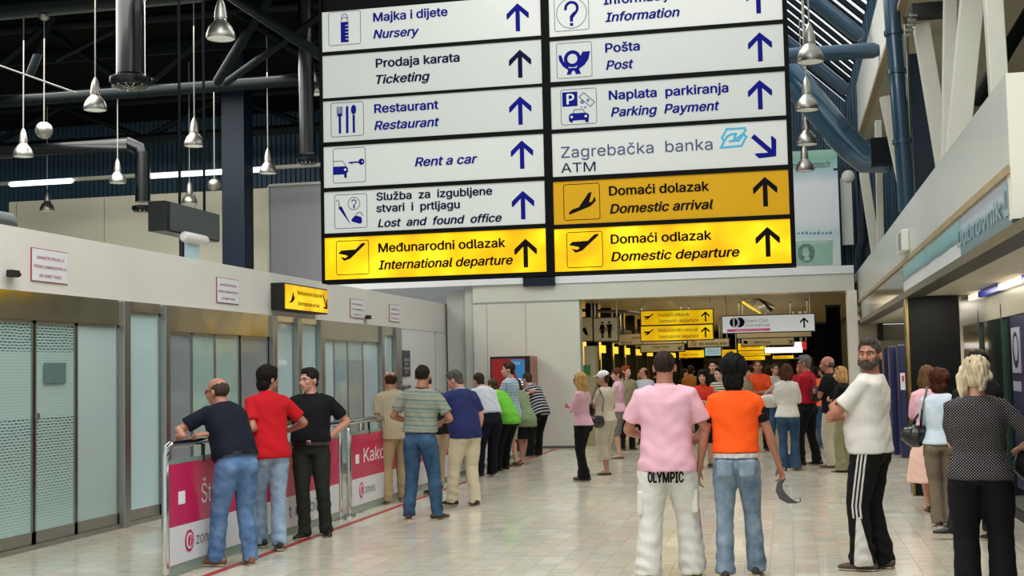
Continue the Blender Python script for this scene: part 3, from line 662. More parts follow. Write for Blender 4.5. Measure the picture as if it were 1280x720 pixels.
def disc(cx, cz, rx, rz, y, m, t, nm='roundel', a0=0, a1=2*PI, n=24):
    pts = [(cx+rx*math.cos(a0+(a1-a0)*i/n), cz+rz*math.sin(a0+(a1-a0)*i/n)) for i in range(n+(0 if a1-a0 > 6.2 else 1))]
    return obj(nm, MB().poly(pts, y), m, t)
# blue poster panel at the right edge of the shop
t = thing('shop_poster', 'dark blue poster with a large pale emblem on the shop glass at the right edge', 'poster', (2.30, 10.0, .0), -PI/2)
p = PX(1263, 400, 2.29); q = PX(1279, 545, 2.29)
Yp = p[1]; t.location = (2.34, Yp+.25, 0)
obj('poster_sheet', MB().bb(0, 1.4, -.015, 0, .35, 2.14), mat('poster_blue', '1b2350', .25, var=.4, vscale=3), t)
obj('emblem', MB().bb(.06, .55, -.02, -.012, 1.55, 2.02), mat('emblem_pale', '8f94a8', .4), t)
disc(.305, 1.785, .17, .19, -.021, mat('poster_blue', '1b2350', .25), t, 'emblem_ring'); disc(.33, 1.80, .11, .13, -.024, mat('emblem_pale', '8f94a8', .4), t, 'emblem_ring')
obj('emblem_bar', MB().bb(.06, .5, -.02, -.012, 1.36, 1.46), mat('emblem_pale', '8f94a8', .4), t)
# kiosks (dark blue panels) far under the balcony
for k, (xa, xb, yt, Y, lb) in enumerate(((1104, 1111, 434, 25.2, 'dark blue panel beside the white corridor column'), (1111.5, 1121, 433, 24.4, 'middle dark blue panel behind the bearded man'), (1122, 1131, 431, 23.6, 'dark blue kiosk with a white notice and red mark'))):
    a, b = PY(xa, yt, Y), PY(xb, yt, Y)
    t = thing('kiosk_panel', lb, 'kiosk', (a[0], Y, 0)); w = b[0]-a[0]
    obj('body', MB().bb(0, w, 0, .5, 0.02, a[2]), mat('kiosk_blue', '121b4c', .3, coat=.3), t, bevel=.01); obj('side_post', MB().bb(w, w+.03, -.02, .04, 0, a[2]+.02), STEEL, t)
    if k == 2: obj('notice', MB().bb(.02, w-.02, -.012, -.002, 1.2, 1.5), mat('notice_white', 'dcdfe2', .3), t); obj('notice_mark', MB().bb(.05, w-.04, -.018, -.01, 1.35, 1.45), REDINK, t)
struct('wall_right_far', MB().bb(2.9, 3.0, 17.5, 28.6, 0, 2.53).bb(1.46, 3, 28.3, 28.6, 0, 2.5), mat('far_panel', 'd5cfbd', .5))
struct('trim_13', MB().bb(1.9, 2.9, 27.9, 28.3, 1.75, 2.15), mat('far_panel_b', 'a7a58f', .5))
# shop counter ledge / bag shelf by the dark glass
# ---- upper white structure : fascia, struts, slab
struct('ceiling_upper_band', MB().bb(2.95, 3.05, 12, 50, 9.75, 11.4), mat('upper_band', 'e4e5dc', .5))
X2 = 1.62
struct('wall_upper_right', MB().bb(X2, X2+.06, 14.0, 27.4, 6.38, 7.5), mat('upper_band', 'e4e5dc', .5, var=.03))
struct('trim_14', MB().bb(X2-.03, X2+.08, 14.0, 27.4, 6.33, 6.40), TAN)
struct('ceiling_upper_right', MB().bb(X2+.06, 6.5, 8, 27.4, 6.34, 6.48), mat('upper_soffit', 'b5ae98', .6, var=.1, vscale=1))
struct('wall_gallery', MB().bb(4.2, 4.4, 8, 28.6, 3.0, 6.34), mat('gallery_wall', '8e8b7c', .6, var=.15, vscale=.7))
# navy panel and big blue pipe
a = PX(1112, 0, 1.75); b = PX(1133, 250, 1.75)
p0 = PY(1113, -10, 17.5); p1 = PY(1134, 262, 17.5)
t = thing('gallery_pipe', 'tall blue grey drain pipe in front of the white gallery band', 'pipe', (p1[0], 17.5, p1[2]))
d = Vector(p0)-Vector(p1); obj('pipe', MB().tube([(0, 0, 0), d], [.105], 18), BLUEP, t, smooth=True)
for f_ in (.30, .62, .8): obj('pipe_collar', MB().tube([d*f_, d*(f_+.02)], [.125], 18, cap='flat'), BLUEP, t, smooth=True)
p0 = PY(1131, 0, 17.8); p1 = PY(1140, 250, 17.8)
tag(obj('gallery_rod', MB().tube([tuple(p0), tuple(p1)], [.03], 10), STEEL, smooth=True), 'slim pale rod beside the blue grey drain pipe', 'pipe')
a = PY(1136, 30, 18.5); b = PY(1160, 30, 18.5); c_ = PY(1184, 215, 18.5)
struct('column_gallery', MB().add([(a[0], 18.5, 3), (c_[0], 18.5, 3), (b[0], 18.5, 6), (a[0]-.02, 18.5, 6), (a[0], 19, 3), (c_[0], 19, 3), (b[0], 19, 6), (a[0]-.02, 19, 6)], [(0, 1, 2, 3), (7, 6, 5, 4), (0, 4, 5, 1), (1, 5, 6, 2), (2, 6, 7, 3), (3, 7, 4, 0)]), mat('navy_panel', '10263a', .5))
STRUT = mat('white_strut', 'c9c9bd', .45, var=.04)
def strut(pa, pb, Y, w, label, dp=.16):
    a, b = Vector(PY(*pa, Y)), Vector(PY(*pb, Y)); a.y = b.y = Y
    if a.z > 6.33: a = b+(a-b)*((6.33-b.z)/(a.z-b.z))
    b = a+(b-a)*((3.06-a.z)/(b.z-a.z))
    w_ = w*Y/F_PX
    m_ = MB(); t = (b-a).normalized(); s_ = Vector((t.z, 0, -t.x))*w_/2; dpv = Vector((0, dp, 0))
    m_.add([a-s_, a+s_, b+s_, b-s_, a-s_+dpv, a+s_+dpv, b+s_+dpv, b-s_+dpv], [(0, 1, 2, 3), (7, 6, 5, 4), (0, 4, 5, 1), (1, 5, 6, 2), (2, 6, 7, 3), (3, 7, 4, 0)])
    return tag(obj('gallery_strut', m_, STRUT, bevel=.01), label, 'strut')
strut((1152, 28), (1186, 235), 16.5, 19, 'white slanting strut right of the navy panel')
strut((1189, -20), (1186, 190), 15.5, 15, 'narrow upright white strut beside the slanting one')
strut((1218, -20), (1200, 160), 14.5, 27, 'broad white strut in the middle of the gallery')
strut((1242, -20), (1250, 110), 12.5, 21, 'white strut nearest the camera at the gallery end')
strut((1106, 120), (1136, 262), 21, 12, 'slim white strut left behind the drain pipe')
strut((1098, 150), (1101, 300), 23, 8, 'slim upright white strut beyond the drain pipe')
strut((1080, 215), (1096, 320), 25, 11, 'far white slanting strut beside the dark pipe')
beam(PY(1222, 125, 17), PY(1290, 10, 17), .09, DARKST, 'dark diagonal rail behind the nearest gallery strut', 'gallery_rail', 'rail')
t = thing('strut_bracket', 'dark bolted bracket under the gallery ceiling', 'bracket', tuple(PY(1150, 16, 16.4)))
obj('plate', MB().bb(-.1, .35, -.1, .2, -.05, .1), BLACK, t)
for k in range(5): obj('bolt', MB().tube([(-.12-.02*k, -.1, -.05-.06*k), (-.05-.02*k, -.1, -.05-.06*k)], [.022], 8), STEEL, t)

# ================================================================= CORRIDOR
CT = mat('corridor_ceiling_slat', 'a3926c', .45, coat=.1)
struct('ceiling_corridor', MB().bb(-6.3, 3, 27.9, 75, 3.32, 3.4), mat('corridor_ceiling_dark', '5a4c34', .7))
cs = thing('slatted_ceiling', 'tan slatted ceiling running down the corridor', 'ceiling', (0, 27.9, 3.2))
sm_ = MB().bb(-6.1, 1.9, 0, .22, 0, .04).mesh('slat'); sm_.materials.append(CT)
for k in range(100): obj('slat', sm_, None, cs, loc=(0, .05+k*.28, 0))
cs.name = 'slatted_ceiling'
struct('wall_corridor_end', MB().bb(-6, 3, 74, 74.2, 0, 3.4), mat('dark_end', '2c2a22', .7))
struct('wall_corridor_left', MB().bb(-6.3, -6.1, 27.9, 74, 0, 3.4), mat('shop_interior', 'b49c5c', .6, var=.3, vscale=.8))
struct('wall_corridor_right', MB().bb(1.9, 2.0, 27.9, 74, 0, 3.4), mat('dark_right', '15140f', .5))
SHOPY = mat('shop_light_yellow', 'ffd83a', .5, emit=.85)
for k, Y in enumerate((29.2, 31.6, 34.0, 36.6, 39.6, 43.0, 47.0, 52.0, 58.0)):
    struct('column_corridor_left', MB().bb(-4.5, -4.25, Y, Y+.3, 0, 3.2), BLKGL)
struct('trim_15', MB().bb(-4.48, -4.3, 29, 60, 2.35, 2.75), mat('shop_lintel', '2b281c', .4))
gl = thing('glazed_shop', 'row of lit shop windows along the left of the corridor', 'shop front', (-4.4, 29, 0))
CLG = mat('shop_pane', '8a8052', .08, coat=1, var=.5, vscale=1.5)
for k, (ya_, yb_) in enumerate(((.5, 2.6), (2.9, 5.0), (5.3, 7.6), (7.9, 10.6), (10.9, 14.0), (14.3, 18), (18.3, 23), (23.3, 29))):
    obj('sign_light', MB().bb(-.03, .03, ya_+.1, yb_-.1, 2.08, 2.26), SHOPY, gl)
    obj('glass_pane', MB().bb(-.02, .02, ya_, ya_+(yb_-ya_)*.55, .1, 2.0), CLG, gl)
    obj('goods_display', MB().bb(-1.3, -.9, ya_+.2, yb_-.3, .1, 1.5), mat(('goods_red', 'goods_blue', 'goods_cream')[k % 3], ('8a2a20', '34445a', 'c9b98a')[k % 3], .6, var=.6, vscale=7), gl)
struct('column_toilet', MB().bb(-4.4, -4.15, 28.2, 28.6, 0, 2.2), mat('toilet_wall', '9a9476', .5))
t = thing('exit_sign', 'tiny green exit sign low by the corridor edge', 'sign', tuple(PY(732, 463, 28.15))); obj('case', MB().bb(-.15, .1, 0, .04, -.08, .12), mat('exit_green', '1d5a36', .4, emit=.2), t)
BEIGE = mat('sign_face_beige', 'a89a76', .4, emit=.10)
def hsign(x0, x1, y0_, y1_, Y, m, label, name='corridor_sign', hang=True, rails=None):
    a, b = PY(x0, (y0_+y1_)/2, Y), PY(x1, (y0_+y1_)/2, Y); s_ = (b[0]-a[0])/(x1-x0); h = (y1_-y0_)*s_; zc = (a[2]+b[2])/2
    t = thing(name, label, 'sign', (a[0], Y, zc-h/2)); w = b[0]-a[0]
    obj('case', MB().bb(-.02, w+.02, .0, .14, -.02, h+.02), BLACK, t); obj('sign_face', MB().bb(0, w, -.012, .01, 0, h), m, t)
    if hang:
        for xx in (w*.04, w*.96): obj('hanger', MB().tube([(xx, .07, h), (xx, .07, 3.22-t.location[2])], [.018], 6), STEEL, t)
    return t, w, h
PLANE = [(.07, .63), (.155, .715), (.59, .73), (.78, .90), (.88, .91), (.885, .87), (.43, .47), (.245, .415), (.13, .53), (.29, .49), (.36, .545), (.32, .575)]
LAND = [(.145, .17), (.15, .225), (.245, .30), (.42, .35), (.69, .73), (.78, .75), (.70, .47), (.785, .49), (.85, .63), (.89, .51), (.74, .365), (.185, .17)]
def plane(x, z, s_, m, t, y=-.016, flip=False, th=.002):
    pts = [(x+px_*s_, z+pz*s_) for px_, pz in (LAND if flip else PLANE)]
    return obj('plane_pictogram', MB().poly(pts, y, th), m, t)
def arrow(x, z, s_, m, t, y=-.016, ang=0, hk=1.0):
    """x,z = centre; s_ = height; arrow points up, rotated by ang"""
    P = [(-.078, -.5), (.078, -.5), (.078, .23), (.36, -.05), (.40, -.04), (.40, .14), (.0, .5), (-.40, .14), (-.40, -.04), (-.36, -.05), (-.078, .23)]
    P = [(.065*0+px_, pz) for px_, pz in P]; c, s = math.cos(ang), math.sin(ang)
    return obj('arrow', MB().poly([(x+(px_*c-pz*s)*s_, z+(px_*s+pz*c)*s_) for px_, pz in P], y), m, t)
for (y0_, y1_, tx, lb) in ((388, 405.3, ('Domaći odlazak', 'Domestic departure'), 'small lit yellow domestic departure sign, upper of the pair in the corridor'), (407, 425, ('Međunarodni odlazak', 'International departure'), 'small lit yellow international departure sign, lower of the pair in the corridor')):
    t, w, h = hsign(801.5, 891, y0_, y1_, 28.6, YELLIT, lb, hang=(y0_ < 400))
    plane(w*.02, h*.0, h*.9, BINK, t); arrow(w*.90, h*.5, h*.72, BINK, t)
    text(tx[0], w*.24, h*.58, h*.24, mat('olive_ink', '6e5a10', .5), t, y=-.016, right=w*.68 if 'Dom' in tx[0] else w*.8); text(tx[1], w*.24, h*.14, h*.24, mat('olive_ink', '6e5a10', .5), t, y=-.016, italic=True, right=w*.8)
t, w, h = hsign(903, 1018, 394, 415, 28.3, mat('sign_face_lounge', 'd0d4d4', .4, emit=.38, spec=.2), 'white club lounge sign with navy roundel and pink bar in the corridor')
def disc(cx, cz, rx, rz, y, m, t, nm='roundel', a0=0, a1=2*PI, n=24):
    pts = [(cx+rx*math.cos(a0+(a1-a0)*i/n), cz+rz*math.sin(a0+(a1-a0)*i/n)) for i in range(n+(0 if a1-a0 > 6.2 else 1))]
    return obj(nm, MB().poly(pts, y), m, t)
disc(w*.19, h*.62, h*.30, h*.30, -.016, INKD, t); disc(w*.135, h*.62, h*.31, h*.31, -.019, SIGNW, t); disc(w*.125, h*.62, h*.24, h*.26, -.022, INKD, t); obj('roundel', MB().bb(w*.117, w*.134, -.027, -.023, h*.38, h*.86), SIGNW, t)
PINK = mat('pink_bar', 'd8457c', .4, emit=.15)
text('Diners Club', w*.245, h*.60, h*.20, GREY, t, y=-.016, italic=True, right=w*.5, bold=.0); text('International', w*.245, h*.33, h*.20, GREY, t, y=-.016, italic=True, right=w*.52, bold=.0)
obj('pink_bar', MB().bb(w*.05, w*.52, -.018, -.012, h*.06, h*.22), PINK, t); text('Airport Lounge', w*.14, h*.08, h*.11, SIGNW, t, y=-.021, italic=True, right=w*.44, bold=0); arrow(w*.89, h*.5, h*.62, INKD, t)
t, w, h = hsign(742.5, 772, 397.5, 426, 28.5, BEIGE, 'square beige toilets sign with woman and man figures')
for cx, dress in ((.36, 1), (.66, 0)):
    disc(w*cx, h*.80, w*.05, w*.05, -.016, BINK, t, 'figure_pictogram', n=12)
    if dress: P = [(-.04, .12), (.04, .12), (.04, .34), (.10, .34), (.05, .55), (.12, .42), (.14, .46), (.07, .72), (-.07, .72), (-.14, .46), (-.12, .42), (-.05, .55), (-.10, .34), (-.04, .34)]
    else: P = [(-.07, .12), (-.01, .12), (0, .4), (.01, .12), (.07, .12), (.07, .66), (.10, .42), (.13, .42), (.11, .72), (-.11, .72), (-.13, .42), (-.10, .42), (-.07, .66)]
    obj('figure_pictogram', MB().poly([(w*cx+a*w, b*h) for a, b in P], -.016), BINK, t)
t, w, h = hsign(712, 740.5, 397.5, 426, 28.5, BEIGE, 'beige pictogram sign half hidden by the wall left of the toilets sign')
obj('figure_pictogram', MB().poly([(w*.70, h*.24), (w*.82, h*.24), (w*.74, h*.5), (w*.66, h*.6), (w*.55, h*.5)], -.016), BINK, t)
t, w, h = hsign(773, 858, 417, 430, 33, BEIGE, 'long beige sign behind the lit yellow departure signs'); text('zračna luka', w*.2, h*.55, h*.25, BINK, t, y=-.016, right=w*.45); text('Rent a car', w*.04, h*.1, h*.25, BINK, t, y=-.016, right=w*.2)
t, w, h = hsign(801, 855, 430.5, 439.5, 31, BEIGE, 'narrow beige sign with a down left arrow above the pink shirted man'); text('Izlaz / Exit', w*.28, h*.5, h*.3, BINK, t, y=-.016, right=w*.65); arrow(w*.92, h*.5, h*.8, BINK, t, ang=PI*.75)
t, w, h = hsign(860, 911, 424, 433.5, 31.5, BEIGE, 'beige no smoking sign between the two dark haired heads'); text('No smoking area', w*.28, h*.25, h*.35, BINK, t, y=-.016, right=w*.95); disc(w*.14, h*.5, h*.36, h*.36, -.015, REDINK, t); disc(w*.14, h*.5, h*.26, h*.26, -.018, BEIGE, t); obj('roundel', MB().poly([(w*.11, h*.72), (w*.13, h*.76), (w*.18, h*.28), (w*.16, h*.24)], -.021), REDINK, t)
t, w, h = hsign(921, 1014, 415.5, 421.5, 30.4, BEIGE, 'thin beige panel directly under the white lounge sign')
t, w, h = hsign(927, 992, 423, 431.5, 31.2, BEIGE, 'beige car rental sign with a down right arrow'); text('Rent a car', w*.25, h*.3, h*.35, BINK, t, y=-.016, right=w*.55); arrow(w*.94, h*.5, h*.8, BINK, t, ang=-PI*.75); obj('car_pictogram', MB().poly([(w*.04, h*.3), (w*.12, h*.3), (w*.12, h*.6), (w*.09, h*.75), (w*.04, h*.75)], -.016), BINK, t)
for (a0, a1, b0, b1, Y, m_, lb) in ((849, 880, 438, 447, 42, YELLIT, 'short lit yellow sign deep in the corridor beside the blue screen'), (902, 921, 437, 446, 41, YELLIT, 'small lit yellow sign right of the blue screen'), (922.5, 957, 429, 437.5, 38, YELLIT, 'lit yellow sign left of the white lit sign'), (923, 963, 438.5, 444.5, 39, YELLIT, 'lit yellow strip below the white lit sign'), (930, 956, 445.5, 450, 48, YELLIT, 'lowest far lit yellow strip'), (966, 992, 444.5, 448.5, 50, YELLIT, 'far lit yellow strip to the right under the white lit sign'), (956, 1003, 434, 441, 36, mat('lit_white', 'ffffff', .4, emit=1.2), 'white lit sign in the middle of the corridor'), (992.5, 1002, 427.5, 433.8, 36, mat('lit_white', 'ffffff', .4, emit=1.2), 'small white lit square on the white lit sign'), (1002.6, 1008, 427, 437, 36, mat('lit_red', 'c41a1a', .4, emit=.6), 'small red lit square beside the white lit sign')):
    t, w, h = hsign(a0, a1, b0, b1, Y, m_, lb)
    if m_ is YELLIT and w > .6: text('Odlasci / Departures', w*.1, h*.3, h*.3, mat('olive_ink', '6e5a10', .5), t, y=-.016, right=w*.8)
t, w, h = hsign(881.5, 901, 434.5, 444.5, 40, mat('screen_blue', '9cc8d8', .2, emit=.45), 'pale blue flight information screen deep in the corridor', 'flight_screen'); t['category'] = 'screen'
for k in range(3): obj('text_row', MB().bb(w*.1, w*.9, -.015, -.012, h*(.25+.22*k), h*(.30+.22*k)), GREY, t)
# ventilation lamp trough at the corridor ceiling
t = thing('ceiling_duct', 'shiny curved metal trough with a yellow strip hung under the corridor ceiling', 'duct', tuple(PY(945, 381, 31)))
obj('trough', MB().tube([(-.1, -1.5, .12), (.15, 2.2, .0)], [(.24, .13)], 16), mat('trough_metal', '8d8a70', .15, 1, var=.4, vscale=3), t, smooth=True)
obj('bead_row', MB().tube([(-.42, -1.5, .16), (-.12, 2.2, -.03)], [.035], 8), mat('bead_metal', 'cfc9b0', .3, .6, var=.8, vscale=9), t, smooth=True); obj('yellow_strip', MB().tube([(-.25, -1.4, .0), (.05, 2.2, -.1)], [.03], 8), SHOPY, t, smooth=True)
t = thing('cable_tray', 'dark sagging cable tray under the corridor ceiling at left', 'cable', tuple(PY(728, 388, 30)))
obj('tray', MB().tube([(0, 0, 0), (.9, 1.6, -.0), (1.7, 3.2, -.12)], [(.07, .04)], 8), mat('tray_dark', '1e2c34', .4), t, smooth=True)
# black pleated curtains at right
def curtain(x0, x1, y0_, Y, label):
    a, b = PY(x0, y0_, Y), PY(x1, y0_, Y); t = thing('pleated_curtain', label, 'curtain', (a[0], Y, 0)); w = b[0]-a[0]; n = 16
    vs = []; 
    for i in range(n*2+1):
        x = w*i/(n*2); d = .06*(i % 2); vs += [(x, d, 0.01), (x, d, a[2])]
    for i in range(n*2+1):
        x = w*i/(n*2); d = .03+.06*(i % 2); vs += [(x, d, 0.01), (x, d, a[2])]
    k = n*2+1; fs = [(2*i, 2*i+2, 2*i+3, 2*i+1) for i in range(k-1)]+[(2*(k+i), 2*(k+i)+1, 2*(k+i)+3, 2*(k+i)+2) for i in range(k-1)]
    obj('curtain_cloth', MB().add(vs, fs), mat('black_cloth', '0b0b0a', .7), t); obj('curtain_rail', MB().bb(-.02, w+.02, -.01, .12, a[2], a[2]+.05), BLACK, t)
curtain(1032, 1050, 384, 29.6, 'tall black pleated curtain beside the white corridor column')
curtain(1016, 1033, 405, 31.5, 'shorter black pleated curtain left of the tall one')
# far shop clutter
for k, (x, m_, lb) in enumerate(((-3.0, 'c9b98a', 'pale display shelf far down the corridor at left'), (-.8, '9fb0b4', 'grey white counter far down the corridor in the middle'), (.6, 'b8a080', 'tan display shelf far down the corridor at right'))):
    t = thing('shop_shelf', lb, 'shelf', (x, 62+k*2, 0)); obj('carcass', MB().bb(-.9, .9, 0, .4, 0, 2.1), mat('shelf_'+m_, m_, .5, var=.4, vscale=3), t)
    for q in range(4): obj('shelf_board', MB().bb(-.95, .95, -.15, .02, .4+q*.45, .44+q*.45), WHITE, t)

# ================================================================= VENDING MACHINE
a, b = PY(612.5, 446, 26.5), PY(662, 446, 26.5); w = b[0]-a[0]; h = a[2]
t = thing('vending_machine', 'red drinks vending machine against the back wall', 'vending machine', (a[0], 26.5, 0))
VR = mat('vending_red', '8c1414', .25, emit=.22, coat=.5, var=.3, vscale=2)
obj('body', MB().bb(0, w, .03, .85, .03, h), mat('vending_side', 'a8645c', .4), t, bevel=.01)
obj('front_frame', MB().bb(0, w, 0, .05, .03, h), BLACK, t)
obj('front_panel', MB().bb(.03, w-.10, -.01, .02, .45, h-.05), VR, t)
obj('blue_panel', MB().poly([(w*.52, h-.07), (w-.11, h-.07), (w-.11, h*.70), (w*.74, h*.70)], -.014), mat('vending_blue', '2a6ea6', .3, emit=.35), t)
for k in range(6):
    x = w*.70+.05*math.sin(k*1.1); z = h*.77-k*.055
    obj('white_stroke', MB().poly([(x-.10-.01*k, z), (x+.06, z-.02), (x+.07, z-.045), (x-.09, z-.03)], -.016), mat('vending_white', 'fff3cf', .3, emit=.8), t)
obj('bottle_print', MB().poly([(w*.78, h*.44), (w*.90, h*.44), (w*.90, h*.6), (w*.86, h*.66), (w*.82, h*.66), (w*.78, h*.6)], -.015), mat('bottle_red', 'c23030', .3, emit=.2), t)
text('Bonaqua', w*.56, h-.17, .06, SIGNW, t, y=-.018, right=w*.76, italic=True)
obj('delivery_tray', MB().bb(.06, w-.15, -.015, .02, .12, .38), BLACK, t); obj('keypad', MB().bb(w-.09, w-.02, -.015, .01, 1.0, 1.35), DGREY, t)
for k in range(6): obj('select_button', MB().bb(w-.08, w-.03, -.022, -.01, 1.05+k*.045, 1.08+k*.045), SIGNW, t)

# ================================================================= HANGING DIRECTION SIGN
YS = 15.0
o0 = PY(402, 350, YS)
sg = thing('direction_sign', 'large hanging two column airport direction sign with white and yellow panels', 'sign', (o0[0], YS, o0[2]))
def S(px, py): p = PY(px, py, YS-.05); return p[0]-o0[0], p[2]-o0[2]
pxm = (PY(700, 250, YS)[0]-PY(600, 250, YS)[0])/100
xs = [S(404.5, 200)[0], S(680, 200)[0], S(690.5, 200)[0], S(984, 180)[0]]
zL = lambda y: S(540, y)[1]; zR = lambda y: S(840, y)[1]
rowsL = [(4, 55), (59.5, 114), (117.5, 170), (175.5, 228), (233, 286), (291.5, 345)]
rowsR = [(-22, 35), (40, 92.5), (98.5, 153), (158, 213.5), (219.5, 274.5), (280, 334.5)]
fr = MB(); xl, xr = xs[0]-.035, xs[3]+.045; zb, zt = zL(349.5), zL(-60)
for a_, b_ in ((xs[0]-.04, xs[0]), (xs[1], xs[2]), (xs[3], xs[3]+.055)): fr.bb(a_, b_, -.06, .2, zb-.0, zt)
for rows, z_, xa_, xb_ in ((rowsL, zL, xs[0], xs[1]), (rowsR, zR, xs[2], xs[3])):
    prev = None
    for (t0, t1) in rows:
        zt_, zb_ = z_(t0), z_(t1)
        if prev is not None: fr.bb(xa_, xb_, -.06, .2, zt_, prev)
        prev = zb_
    fr.bb(xa_, xb_, -.06, .2, zb, prev)
fr.bb(xs[0], xs[3], .0, .2, zb, zt)
obj('frame', fr, BLKGL, sg)
for x in (xs[0]+.1, (xs[1]+xs[2])/2-.02, xs[3]-.1): obj('hanger', MB().tube([(x, .1, zt), (x, .1, min(DECK(15.1), SKYP(o0[0]+x))-o0[2]-.02)], [.03], 8), DARKST, sg, smooth=True)
def panel(rows, z_, i, col, m): return obj('sign_panel', MB().bb(xs[col*2], xs[col*2+1], -.045, 0, z_(rows[i][1]), z_(rows[i][0])), m, sg)
CH = 10.8*pxm*1.0
def tt(pnl, s, x0, x1, base, it=False, m=INK, cap=CH, bold=.030):
    x, z = S(x0, base); text(s, x, z, cap, m, pnl, y=-.052, italic=it, right=S(x1, base)[0], bold=bold)
def arr(pnl, px, tip, m=INK):
    x, z = S(px, tip+17.5); arrow(x, z, 35*pxm, m, pnl, y=-.046)
def pbox(pnl, x0, x1, y0_, y1_, m=OUTL):
    (xa, _), (xb, _) = S(x0, 200), S(x1, 200); za, zb_ = S((x0+x1)/2, y1_)[1], S((x0+x1)/2, y0_)[1]; r = .03; w_ = .008
    def rr(off):
        P = []
        for cx, cz, a0 in ((xb-r, zb_-r, 0), (xa+r, zb_-r, 90), (xa+r, za+r, 180), (xb-r, za+r, 270)):
            for k in range(5): an = math.radians(a0+k*22.5); P.append((cx+(r-off)*math.cos(an), cz+(r-off)*math.sin(an)))
        return P
    o_, i_ = rr(0), rr(w_); n = len(o_); y = -.047
    vs = [(x, y, z) for x, z in o_]+[(x, y, z) for x, z in i_]
    obj('pictogram_outline', MB().add(vs, [(k, (k+1) % n, n+(k+1) % n, n+k) for k in range(n)]), m, pnl)
    return lambda u, v: (xa+u*(xb-xa), za+v*(zb_-za))
def shape(pnl, q, pts, m, y=-.046, nm='pictogram'): return obj(nm, MB().poly([q(u, v) for u, v in pts], y), m, pnl)
def ring(pnl, q, u, v, r0, r1, m, y=-.047, a0=0, a1=360, n=28):
    vs = []
    for k in range(n+1):
        an = math.radians(a0+(a1-a0)*k/n)
        for r in (r0, r1): x, z = q(u+r*math.cos(an), v+r*math.sin(an)); vs.append((x, y, z))
    return obj('pictogram', MB().add(vs, [(2*k, 2*k+1, 2*k+3, 2*k+2) for k in range(n)]), m, pnl)
circ = lambda u, v, r, n=18: [(u+r*math.cos(2*PI*k/n), v+r*math.sin(2*PI*k/n)) for k in range(n)]
# left column
p = panel(rowsL, zL, 0, 0, SIGNW); tt(p, 'Majka i dijete', 466.5, 559.7, 27); tt(p, 'Nursery', 466.5, 524, 48.3, True); arr(p, 647, 4)
q = pbox(p, 412.4, 453.3, 13.5, 56); shape(p, q, [(.38, .08), (.62, .08), (.62, .68), (.38, .68)], INK); ring(p, q, .5, .82, .08, .10, INK, a0=-40, a1=220); ring(p, q, .5, .70, .10, .12, INK, a0=0, a1=180)
for k in range(5): shape(p, q, [(.53, .16+k*.1), (.62, .16+k*.1), (.62, .18+k*.1), (.53, .18+k*.1)], SIGNW, y=-.049)
p = panel(rowsL, zL, 1, 0, SIGNG); tt(p, 'Prodaja karata', 469.7, 574.7, 84.4, m=INKD); tt(p, 'Ticketing', 470, 537.5, 104.9, True, m=INKD); arr(p, 650, 62, INKD)
p = panel(rowsL, zL, 2, 0, SIGNG); tt(p, 'Restaurant', 467.8, 548.3, 141.2); tt(p, 'Restaurant', 467.8, 549.4, 162.4, True); arr(p, 650.3, 120.6)
q = pbox(p, 414, 455.4, 127.5, 170.5)
shape(p, q, [(.24, .1), (.31, .1), (.31, .62), (.24, .62)], INK); shape(p, q, [(.19, .60), (.36, .60), (.33, .68), (.22, .68)], INK, y=-.0465)
for k in range(4): shape(p, q, [(.19+k*.047, .66), (.215+k*.047, .66), (.215+k*.047, .88), (.19+k*.047, .88)], INK, y=-.0464)
shape(p, q, [(.46, .1), (.53, .1), (.54, .86), (.50, .9), (.46, .84)], INK); shape(p, q, [(.66, .1), (.73, .1), (.73, .62), (.66, .62)], INK); shape(p, q, [(.695+.08*math.cos(a*PI/8), .77+.14*math.sin(a*PI/8)) for a in range(16)], INK, y=-.0465)
p = panel(rowsL, zL, 3, 0, SIGNW); tt(p, 'Rent a car', 518.5, 597, 208, True); arr(p, 652.4, 175.7)
q = pbox(p, 415.9, 457, 184.5, 228.5); shape(p, q, [(.0, .25), (.40, .25), (.46, .32), (.46, .42), (.40, .48), (.0, .48)], INK); shape(p, q, circ(.38, .38, .035), SIGNW, y=-.049); shape(p, q, [(.34, .15), (.42, .15), (.42, .25), (.34, .25)], INK)
shape(p, q, [(.0, .64), (.30, .64), (.42, .48), (.40, .48), (.29, .62), (0, .62)], OUTL); shape(p, q, circ(.87, .58, .09), INK); shape(p, q, [(.48, .555), (.84, .555), (.84, .595), (.48, .595)], INK, y=-.0465); shape(p, q, [(.56, .52), (.60, .52), (.60, .56), (.56, .56)], INK, y=-.0464); shape(p, q, circ(.90, .58, .02), SIGNW, y=-.049)
p = panel(rowsL, zL, 4, 0, SIGNW); c9 = CH*.9; tt(p, 'Služba  za  izgubljene', 470.5, 615.6, 250.6, cap=c9, m=INKD); tt(p, 'stvari  i  prtljagu', 470.5, 575, 265.2, cap=c9, m=INKD); tt(p, 'Lost  and  found  office', 472.3, 627.5, 283.9, True, cap=c9, m=INKD); arr(p, 653.7, 238.8)
q = pbox(p, 417, 458, 242.5, 285.5); shape(p, q, [(.12, .62), (.22, .66), (.50, .10)], INK); ring(p, q, .10, .80, .035, .05, INK, a0=0, a1=200); shape(p, q, [(.14, .64), (.17, .64), (.15, .80), (.13, .80)], OUTL)
ring(p, q, .60, .72, .17, .19, OUTL); ring(p, q, .60, .76, .05, .08, INK, a0=-60, a1=180, n=12); shape(p, q, [(.58, .58), (.62, .58), (.62, .70), (.58, .70)], INK); shape(p, q, circ(.6, .6, .02, 8), INK, y=-.0465)
shape(p, q, [(.52, .26), (.53, .20), (.78, .12), (.84, .16), (.83, .30), (.78, .33), (.64, .37), (.60, .34)], INK); ring(p, q, .76, .36, .08, .105, OUTL, a0=-10, a1=170)
